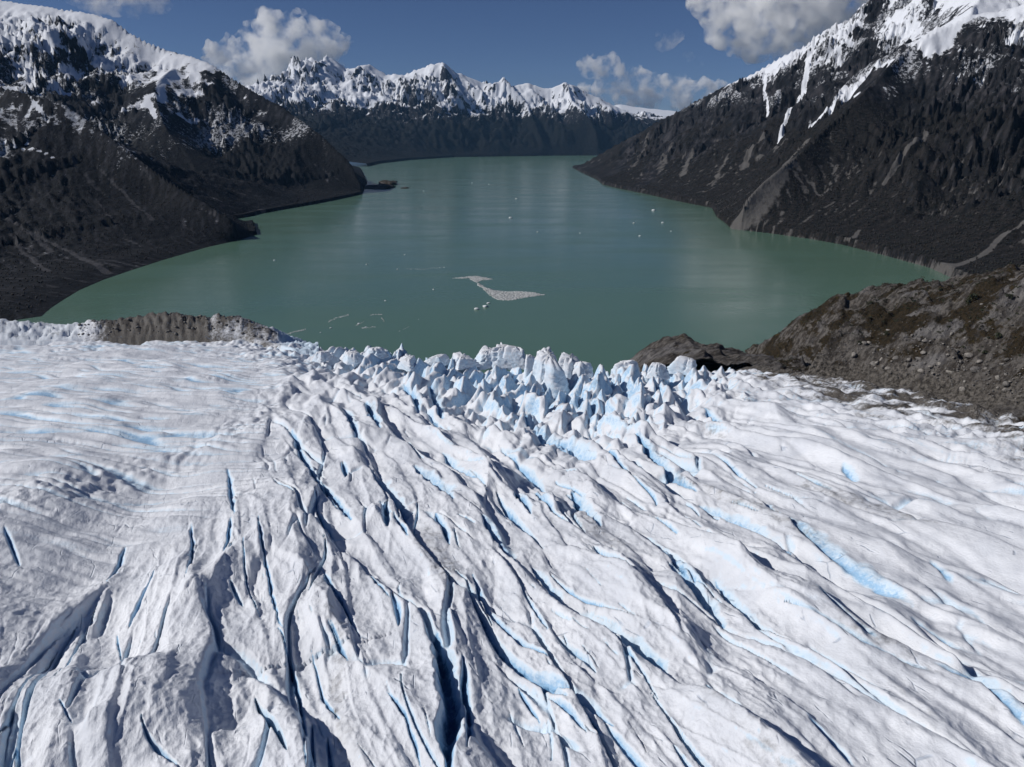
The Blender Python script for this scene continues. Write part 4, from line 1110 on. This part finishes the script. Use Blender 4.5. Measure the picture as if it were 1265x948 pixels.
# ------------------------------------------------------------------ ice towers along the front (parts of the glacier)
def serac(px, pyb, wpx, hpx, seed, dep=0.8, tilt=0.0, spike=0.35):
    """one broken tower of ice: flat fracture faces, a spreading foot, a slanting ragged top, cracks"""
    rs = np.random.RandomState(seed)
    x0, y0 = on_ice(px, pyb); z0 = GA + GB * y0
    dist = math.sqrt(x0 * x0 + y0 * y0 + (CAMZ - z0) ** 2); m = dist / FPX
    w, h = 1.2 * wpx * m / 2, 0.82 * hpx * m / 0.955
    spike *= 0.5
    na, nl = 56, 30
    th = np.linspace(0, 2 * np.pi, na, endpoint=False); lv = np.linspace(-0.4, 1, nl)
    T, L = np.meshgrid(th, lv)
    k = rs.randint(3, 6); off = (np.arange(k) + rs.uniform(-.3, .3, k)) * 2 * np.pi / k + rs.rand() * 6
    rr_ = np.full(T.shape, 9.0)
    for a in off:                                                  # fracture faces, each with its own batter
        c = np.cos(T - a); r_ = rs.uniform(0.60, 0.95) * (1 + rs.uniform(0.15, 0.6) * (1 - L) - rs.uniform(0, spike) * np.clip(L, 0, 1) ** 2)
        rr_ = np.where(c > 0.05, np.minimum(rr_, r_ / np.maximum(c, 0.05)), rr_)
    rr_ = np.minimum(rr_, 1.5 + 0.4 * (1 - L))
    for _ in range(4):                                             # cracks
        a = rs.rand() * 6.28; wv_ = a + 0.35 * fbm(L * 1.6 + seed, L * 0 + a, 2, seed)
        dth = np.abs((T - wv_ + np.pi) % (2 * np.pi) - np.pi)
        rr_ = rr_ * (1 - 0.42 * sm(0.17, 0.0, dth) * sm(-0.2, 0.5, L))
    rr_ = rr_ * (1 + 0.13 * fbm(np.cos(T) * 2 + L * 2.4, np.sin(T) * 2 - L * 2.0, 4, seed + 1))
    ta = rs.rand() * 6.28
    top = 1 + 0.26 * np.cos(T - ta) * np.minimum(rr_, 1) + 0.30 * fbm(np.cos(T) * 2.2 + 4, np.sin(T) * 2.2 + seed, 3, seed + 2)
    Zl = L * h * np.where(L > 0, 1 + (top - 1) * L, 1)
    Xl = w * rr_ * np.cos(T) + tilt * L * w; Yl = w * dep * rr_ * np.sin(T)
    V = np.stack([Xl, Yl, Zl], -1).reshape(-1, 3)
    last = np.stack([Xl[-1], Yl[-1], Zl[-1]], -1); cen = last.mean(0)
    rings = [V]
    for q in (0.75, 0.5, 0.25):
        r_ = cen + (last - cen) * q; r_[:, 2] += rs.normal(0, 0.03 * h, na) + (1 - q) * 0.16 * h
        rings.append(r_)
    tip = cen.copy(); tip[2] += 0.16 * h
    V = np.concatenate(rings + [tip[None]]); nr = nl + 3
    F = []
    for i in range(nr - 1):
        for j in range(na):
            a, b = i * na + j, i * na + (j + 1) % na
            F += [(a, b, b + na), (a, b + na, a + na)]
    c_ = len(V) - 1
    F += [((nr - 1) * na + j, (nr - 1) * na + (j + 1) % na, c_) for j in range(na)]
    V = V + np.array([x0, y0, z0]); q = V / 2.6
    V = V + 0.5 * np.stack([fbm(q[:, 0] + q[:, 1], q[:, 2] - q[:, 1], 3, seed + 3 + i) for i in range(3)], -1)
    bl = 0.28 + 0.30 * fbm(V[:, 0] / 7 + V[:, 1] / 7, V[:, 2] / 16, 3, seed + 8) - 0.25 * sm(z0 + 0.75 * h, z0 + 1.05 * h, V[:, 2])
    return tri_mesh("serac", V, F, M_ice, glacier, False, {"blue": bl, "dirt": np.zeros(len(V))})


for i, a in enumerate(((601, 446, 20, 15, 0.9, 0.2, 0.5), (622, 446, 17, 20, 0.9, 0, 0.3), (638, 447, 18, 19, 0.8, 0.1, 0.3), (655, 458, 14, 21, 0.7, 0, 0.8), (677, 470, 30, 34, 0.9, 0, 0.6), (704, 460, 22, 21, 0.8, 0, 0.5), 
                       (572, 450, 18, 11, 0.9, 0, 0.6), (540, 448, 18, 9, 0.9, 0, 0.6), (504, 450, 16, 9, 1, 0, 0.6), (716, 462, 15, 16, 0.9, 0, 0.7), (770, 458, 18, 13, 0.9, 0, 0.6), (848, 456, 20, 14, 0.8, 0.2, 0.7), (812, 462, 16, 14, 0.8, 0, 0.6),
                       (464, 438, 18, 9, 0.8, 0, 0.6), (436, 444, 16, 9, 0.8, 0, 0.6), (398, 442, 15, 8, 0.8, 0, 0.6))):
    serac(a[0], a[1], a[2], a[3], 900 + i * 7, *a[4:])

# ------------------------------------------------------------------ ice and rock in the lake
t = NT("floating_ice"); p = t.pos(); n = t.noise(p, 0.12, 3, 0.6)
t.put(t.b.inputs["Base Color"], t.mix(t.ramp(n, 0.35, 0.65), (0.52, 0.55, 0.56), (0.74, 0.77, 0.80)))
t.b.inputs["Roughness"].default_value = 0.6; M_berg = t.m
t = NT("drift_ice"); p = t.pos(); n = t.noise(p, 0.35, 2, 0.6)
t.put(t.b.inputs["Base Color"], t.mix(t.ramp(n, 0.35, 0.65), (0.24, 0.25, 0.25), (0.58, 0.60, 0.60)))
t.b.inputs["Roughness"].default_value = 0.7; M_drift = t.m

def iceberg(px, py, wpx, label, group=None, seed=0):
    x, y, _ = on_z(px, py); d = math.hypot(math.hypot(x, y), CAMZ); s = wpx * d / FPX / 2
    V, F = lump(1000 + seed, ICO2, (1.15, 0.9, 0.55), 0.6, 7)
    o = tri_mesh("iceberg", V * s, F, M_berg); o.location = (x, y, 0.18 * s)
    return tag(o, label, "iceberg", group)

bergs = [(589, 382.5, 6, "white iceberg chunk lowest and leftmost below the grey drift ice patch"), (599.5, 379.5, 6.5, "knobbly iceberg chunk middle of the three below the drift ice patch"), (603.5, 375, 4, "small iceberg chunk just under the lower edge of the drift ice patch"),
         (630.5, 269.5, 4, "lone bright iceberg floating in mid lake, far beyond the drift ice"), (807.5, 260.3, 4.5, "brightest white iceberg near the right mountain shore"), (783, 276, 2.6, "small iceberg left of the brightest one near the right shore"),
         (818.5, 275.6, 3.2, "small iceberg close below the right mountain shore, right of the others"), (790.5, 291.8, 2.6, "small iceberg nearest the viewer of the group off the right shore"), (829, 286, 2, "tiny iceberg off the right shore close to the reflection"),
         (664, 287, 2.2, "tiny iceberg below and right of the lone mid lake one"), (716.5, 288.4, 2.0, "tiny iceberg in open water between mid lake and right shore"), (638, 246, 2.4, "far iceberg beside the dark wind streak on the lake"),
         (339, 322, 2.6, "lone small iceberg off the left headland"), (453, 327, 2.4, "small iceberg left of the thin ice streak in mid lake"), (535.5, 358, 2.2, "tiny iceberg left of the drift ice patch"), (500, 315, 1.8, "tiny iceberg above the thin ice streak"),
         (583, 226.5, 2, "very far ice speck near the end of the lake"), (523, 236.5, 2, "far ice speck right of the rocky islets"), (604, 228, 1.6, "farthest ice speck near the end of the lake"),
         (408.5, 405.5, 2.6, "small iceberg under the left ice streaks near the glacier front"), (443, 400, 2.4, "small iceberg between two ice streaks near the glacier front"), (476, 372, 2.4, "small iceberg above the short ice streak near the glacier"),
         (452, 404.5, 2.2, "small iceberg nearest the glacier front on the left"), (396, 411, 1.8, "tiny iceberg close to the ice edge on the left"), (491, 333, 2.0, "tiny iceberg at the left end of the thin ice streak")]
for i, (px, py, wpx, lb) in enumerate(bergs): iceberg(px, py, wpx, lb, None, i * 3)

def floes(poly_px, n, s0, s1, seed, label, name="drift_ice", dens=None):
    rs = np.random.RandomState(seed)
    P = [on_z(*q) for q in poly_px]; P2 = [(a, b) for a, b, _ in P]
    x0, x1 = min(a for a, b in P2), max(a for a, b in P2); y0, y1 = min(b for a, b in P2), max(b for a, b in P2)
    V, F = [], []; c = 0
    N = n * 6
    xs, ys = rs.uniform(x0, x1, N), rs.uniform(y0, y1, N)
    ok = inside(xs, ys, P2); xs, ys = xs[ok][:n], ys[ok][:n]
    for x, y in zip(xs, ys):
        s = s0 + (s1 - s0) * rs.rand() ** 3; k = rs.randint(5, 8); h = 0.08 + 0.5 * rs.rand() * min(1, s / 2)
        a = np.sort(rs.rand(k)) * 2 * np.pi; r = s * rs.uniform(.7, 1.2, k)
        bx, by = x + r * np.cos(a), y + r * np.sin(a)
        tz = h + rs.normal(0, 0.12 * s, k).clip(-h * .6, h)
        for i in range(k): V.append((bx[i], by[i], -0.2))
        for i in range(k): V.append((x + .85 * (bx[i] - x), y + .85 * (by[i] - y), tz[i]))
        V.append((x, y, h * 1.15))
        for i in range(k):
            j = (i + 1) % k
            F += [(c + i, c + j, c + k + j), (c + i, c + k + j, c + k + i), (c + k + i, c + k + j, c + 2 * k)]
        c += 2 * k + 1
    return tag(tri_mesh(name, V, F, M_drift), label, "drift ice", None, "stuff")

def cz(pts): return [(480 + a / 5.27, 300 + b / 5.27) for a, b in pts]
floes(cz([(415, 232), (470, 226), (520, 221), (570, 217), (620, 226), (682, 237), (640, 243), (605, 244), (588, 252), (582, 260), (600, 272), (630, 292), (680, 308), (760, 318), (860, 317), (940, 324), (1015, 339), (960, 348), (890, 356), (830, 370), (775, 376), (720, 372), (690, 362), (660, 342), (640, 322), (612, 294), (585, 280), (580, 262), (548, 248), (525, 231), (470, 233)]),
      5200, 0.6, 3.6, 31, "grey wing shaped raft of drift ice floating in mid lake")
def streak(pts, w, n, seed, label):
    up = [(a, b - w) for a, b in pts]; dn = [(a, b + w) for a, b in pts[::-1]]
    floes(up + dn, n, 0.3, 1.5, seed, label)
streak([(353, 413.5), (365, 410), (378, 407)], 0.7, 190, 41, "thin streak of brash ice by the moraine at the left")
streak([(406, 397.5), (416, 393), (431, 389)], 0.9, 170, 42, "slanting streak of brash ice left of centre near the glacier")
streak([(457, 389.5), (464, 388.6), (472, 389)], 0.7, 70, 43, "short flat streak of brash ice right of the slanting one")
streak([(471, 393), (475, 397.5)], 1.0, 40, 44, "small hooked clump of brash ice near the glacier")
streak([(440, 402), (447, 399), (450, 397)], 0.7, 50, 45, "faint diagonal row of ice bits near the glacier")
streak([(447, 405.5), (456, 405), (464, 403.5)], 0.7, 60, 46, "curved row of ice bits nearest the glacier")
streak([(502, 332.5), (520, 333), (535, 331.5), (550, 330.5)], 0.6, 130, 47, "thin level streak of brash ice in mid lake")
streak([(491, 411), (503, 405), (511, 400), (518, 394)], 0.4, 50, 48, "very faint curving thread of ice bits left of centre")

# rocky islets off the left headland
def islet(px, py, wpx, hpx, seed, label, yq=1.4):
    x, y, _ = on_z(px, py); d = math.hypot(x, y); s = wpx * d / FPX / 2; h = hpx * d / FPX
    V, F = lump(seed, ICO3, (1, 1, 1), 0.55, 5)
    V = V * np.array([s, s * yq, h]); V[:, 2] += 0.12 * h * fbm(V[:, 0] / 30, V[:, 1] / 30, 3, seed + 1)
    o = tri_mesh("rocky_islet", V, F, M_knoll, None, True, {"forest": np.full(len(V), 0.6), "scree": np.full(len(V), -0.3)}); o.location = (x, y, -0.3)
    return tag(o, label, "islet", None, "structure")
islet(468, 232.5, 36, 4.5, 1100, "long dark rocky islet off the tip of the left headland")
islet(481, 228, 22, 5, 1101, "dark humped islet with scrub behind the long low islet", 2)
islet(501, 232.8, 10, 1.6, 1102, "tiny low rock right of the other islets", 2)

# ------------------------------------------------------------------ forest on the lower mountain slopes
def tree_points(obj, n, seed, fn):
    rs = np.random.RandomState(seed)
    me = obj.data; nv = len(me.vertices); co = np.empty(nv * 3, np.float32); me.vertices.foreach_get("co", co); co = co.reshape(-1, 3)
    sn_ = np.empty(nv, np.float32); me.attributes["snow"].data.foreach_get("value", sn_)
    fo = np.empty(nv, np.float32); me.attributes["forest"].data.foreach_get("value", fo)
    sc_ = np.empty(nv, np.float32); me.attributes["scree"].data.foreach_get("value", sc_)
    d = np.hypot(co[:, 0], co[:, 1])
    w = np.clip(fo - 0.15, 0, 1) * np.clip(1 - 2 * np.clip(sc_, 0, 1), 0, 1) * fn(co, d) * d ** 2 * (co[:, 2] > 4) * (sn_ < 0.35)
    k = rs.choice(nv, n, p=w / w.sum())
    return co[k] + np.stack([rs.normal(0, 4, n), rs.normal(0, 4, n), np.full(n, -0.5)], -1)

t = NT("forest_leaves"); p = t.pos(); n = t.noise(p, 0.02, 4, 0.7); n2_ = t.noise(p, 0.15, 2)
t.put(t.b.inputs["Base Color"], t.mix(t.ramp(n, 0.4, 0.6), t.mix(n2_, (0.005, 0.007, 0.006), (0.015, 0.016, 0.013)), t.mix(n2_, (0.012, 0.0105, 0.0105), (0.024, 0.020, 0.019))))
t.b.inputs["Roughness"].default_value = 0.9; M_forest = t.m
V, F = lump(1200, ICO1, (0.55, 0.55, 0.8), 0.7, 2); V[:, 2] += 0.6
to = tri_mesh("tree_clump", V, F, M_forest, None, True); COL.objects.unlink(to)
def forest(name, pts, seed, smin, smax, label):
    me = bpy.data.meshes.new(name); me.vertices.add(len(pts)); me.vertices.foreach_set("co", np.asarray(pts, np.float32).reshape(-1)); me.update()
    o = bpy.data.objects.new(name, me); COL.objects.link(o)
    ng = bpy.data.node_groups.new(name, 'GeometryNodeTree')
    ng.interface.new_socket("Geometry", in_out='INPUT', socket_type='NodeSocketGeometry'); ng.interface.new_socket("Geometry", in_out='OUTPUT', socket_type='NodeSocketGeometry')
    gi, go = ng.nodes.new("NodeGroupInput"), ng.nodes.new("NodeGroupOutput")
    ip = ng.nodes.new("GeometryNodeInstanceOnPoints"); ob = ng.nodes.new("GeometryNodeObjectInfo"); ob.inputs[0].default_value = to
    rv = ng.nodes.new("FunctionNodeRandomValue"); rv.data_type = 'FLOAT'; rv.inputs[2].default_value = smin; rv.inputs[3].default_value = smax; rv.inputs["Seed"].default_value = seed
    rz = ng.nodes.new("FunctionNodeRandomValue"); rz.data_type = 'FLOAT_VECTOR'; rz.inputs[0].default_value = (-.2, -.2, 0); rz.inputs[1].default_value = (.2, .2, 6.28)
    L = ng.links
    L.new(gi.outputs[0], ip.inputs["Points"]); L.new(ob.outputs["Geometry"], ip.inputs["Instance"]); L.new(rv.outputs[1], ip.inputs["Scale"]); L.new(rz.outputs[0], ip.inputs["Rotation"]); L.new(ip.outputs[0], go.inputs[0])
    md = o.modifiers.new("forest", 'NODES'); md.node_group = ng
    return tag(o, label, "forest", None, "stuff")
forest("forest", tree_points(right_mountain, 24000, 51, lambda c, d: np.clip((620 - c[:, 2]) / 300, 0, 1) * (d < 5200)), 1, 1.6, 4.0, "dark low forest covering the lower slopes on the right shore")
forest("forest", tree_points(left_slope, 4500, 52, lambda c, d: np.clip((360 - c[:, 2]) / 200, 0, 1)), 2, 1.5, 3.6, "dark low forest on the shaded near slope on the left shore")
forest("forest", tree_points(left_mountain, 7000, 53, lambda c, d: np.clip((520 - c[:, 2]) / 250, 0, 1) * (d < 5600)), 3, 2, 5, "dark low forest on the foot of the big left mountain")

# ------------------------------------------------------------------ clouds
def cloud_material(name, dens, aniso=0.35, col=(0.985, 0.985, 0.99)):
    m = bpy.data.materials.new(name); m.use_nodes = True; n = m.node_tree.nodes; n.clear()
    o = n.new("ShaderNodeOutputMaterial"); v = n.new("ShaderNodeVolumePrincipled")
    v.inputs["Color"].default_value = (*col, 1); v.inputs["Anisotropy"].default_value = aniso
    g_ = n.new("ShaderNodeNewGeometry"); t_ = n.new("ShaderNodeTexNoise"); t_.inputs["Scale"].default_value = 0.0016; t_.inputs["Detail"].default_value = 4; t_.inputs["Roughness"].default_value = 0.6
    r_ = n.new("ShaderNodeMapRange"); r_.interpolation_type = 'SMOOTHSTEP'; r_.inputs[1].default_value = 0.44; r_.inputs[2].default_value = 0.74; r_.inputs[3].default_value = 0.0; r_.inputs[4].default_value = dens
    L_ = m.node_tree.links; L_.new(g_.outputs["Position"], t_.inputs["Vector"]); L_.new(t_.outputs["Fac"], r_.inputs[0]); L_.new(r_.outputs[0], v.inputs["Density"])
    m.node_tree.links.new(v.outputs[0], o.inputs["Volume"])
    return m

M_cloud = cloud_material("cloud", 0.0060, 0.1, (0.999, 0.999, 0.999))
M_wisp = cloud_material("thin_cloud", 0.0018, 0.2, (0.999, 0.999, 0.999))
def cloud(Y, puffs, seed, label, mat, detail=26, flat=None, vox=None):
    rs = np.random.RandomState(seed)
    V0, F0 = ICO2; Vs, Fs = [], []; c = 0
    def add(p, r, q=(1, 1, 1)):
        nonlocal c
        Vs.append(V0 * np.array(q) * r + np.array(p)); Fs.append(F0 + c); c += len(V0)
    for px, py, rp in puffs:
        p = np.array(at_y(px, py, Y)); r = rp * Y / FPX * 1.22
        p[1] += rs.uniform(-0.4, 0.4) * r
        add(p, r * 0.80)
        for _ in range(detail):
            d = rs.normal(size=3); d /= np.linalg.norm(d)
            if d[2] < -0.35: d[2] *= -0.5
            add(p + d * r * rs.uniform(.62, .86), r * rs.uniform(.14, .36))
        for _ in range(detail):
            d = rs.normal(size=3); d /= np.linalg.norm(d)
            if d[2] < -0.2: d[2] *= -0.5
            add(p + d * r * rs.uniform(.88, 1.0), r * rs.uniform(.06, .15))
    V = np.concatenate(Vs); 
    if flat is not None:
        fz = at_y(puffs[0][0], flat, Y)[2]; V[:, 2] = np.maximum(V[:, 2], fz + (V[:, 2] - fz) * 0.15)
    o = tri_mesh("cloud", V, np.concatenate(Fs), mat)
    md = o.modifiers.new("r", 'REMESH'); md.mode = 'VOXEL'; md.voxel_size = vox or Y * 0.0016
    dg = bpy.context.evaluated_depsgraph_get(); me = bpy.data.meshes.new_from_object(o.evaluated_get(dg))
    o.modifiers.clear(); o.data = me
    nv = len(me.vertices); co = np.empty(nv * 3, np.float32); me.vertices.foreach_get("co", co); co = co.reshape(-1, 3)
    for s_, a_ in ((900.0, 190.0), (350.0, 90.0)):
        q = co / s_
        co = co + a_ * np.stack([fbm(q[:, 0] + 0.6 * q[:, 1] + 5 * i, q[:, 2] - 0.7 * q[:, 1] - 3 * i, 3, seed + 30 + i) for i in range(3)], -1)
    me.vertices.foreach_set("co", co.astype(np.float32).reshape(-1)); me.update()
    if not me.materials: me.materials.append(mat)
    return tag(o, label, "cloud")
YC = 29000
cloud(YC, ((338, 48, 26), (368, 50, 24), (398, 50, 20), (303, 66, 22), (278, 76, 20), (345, 78, 34), (385, 74, 28), (418, 58, 13), (312, 96, 28), (262, 74, 10), (350, 40, 15), (385, 40, 12), (340, 34, 10)), 1, "bright cumulus cloud towering behind the left end of the snowy range", M_cloud)
cloud(YC + 2000, ((728, 84, 13), (745, 84, 15), (762, 90, 13), (784, 97, 11), (768, 114, 15), (797, 104, 14), (812, 112, 16), (832, 104, 13), (850, 112, 13), (872, 106, 9), (745, 112, 12), (890, 108, 8), (800, 124, 14), (840, 124, 12), (775, 128, 12), (720, 112, 8), (880, 118, 11)), 2, "long low cumulus bank in the gap above the distant snowfield", M_cloud)
cloud(YC, ((892, 15, 26), (872, 4, 18), (1070, 20, 26), (915, 38, 26), (950, 30, 40), (990, 15, 42), (1040, -5, 48), (1085, -30, 50), (935, 58, 20), (920, -15, 36), (985, -35, 55), (890, 40, 18), (965, 62, 14), (1010, 35, 26)), 3, "big grey based cloud behind the right mountain summit", M_cloud)
cloud(YC, ((112, 2, 16), (138, 0, 20), (165, 4, 17), (188, 4, 14), (203, 8, 8), (140, -18, 26), (180, -14, 18), (95, -6, 14)), 4, "white cloud at the top edge above the left mountain", M_wisp)
cloud(YC, ((828, 50, 9), (820, 58, 8), (836, 46, 7), (812, 44, 4)), 5, "small grey wisp of cloud left of the big cloud", M_wisp, 14)
cloud(YC, ((852, 72, 6), (862, 70, 5), (866, 76, 4)), 6, "faint wisp of cloud below the edge of the big cloud", M_wisp, 14)

# ------------------------------------------------------------------ air
bm = bmesh.new(); bmesh.ops.create_cube(bm, size=1.0)
hx0, hx1, hy0, hy1, hz0, hz1 = -11200, 11200, -3400, 26400, -30, 2700
for v in bm.verts: v.co = ((hx0 if v.co.x < 0 else hx1), (hy0 if v.co.y < 0 else hy1), (hz0 if v.co.z < 0 else hz1))
me = bpy.data.meshes.new("haze"); bm.to_mesh(me); bm.free()
m = bpy.data.materials.new("haze"); m.use_nodes = True; n = m.node_tree.nodes; n.clear()
o = n.new("ShaderNodeOutputMaterial"); v = n.new("ShaderNodeVolumePrincipled")
v.inputs["Color"].default_value = (0.30, 0.58, 1.0, 1); v.inputs["Density"].default_value = 0.65e-5; v.inputs["Anisotropy"].default_value = 0.0
m.node_tree.links.new(v.outputs[0], o.inputs["Volume"])
me.materials.append(m)
ho = bpy.data.objects.new("haze", me); COL.objects.link(ho); tag(ho, "thin blue air haze over the lake and far mountains", "haze", None, "stuff")
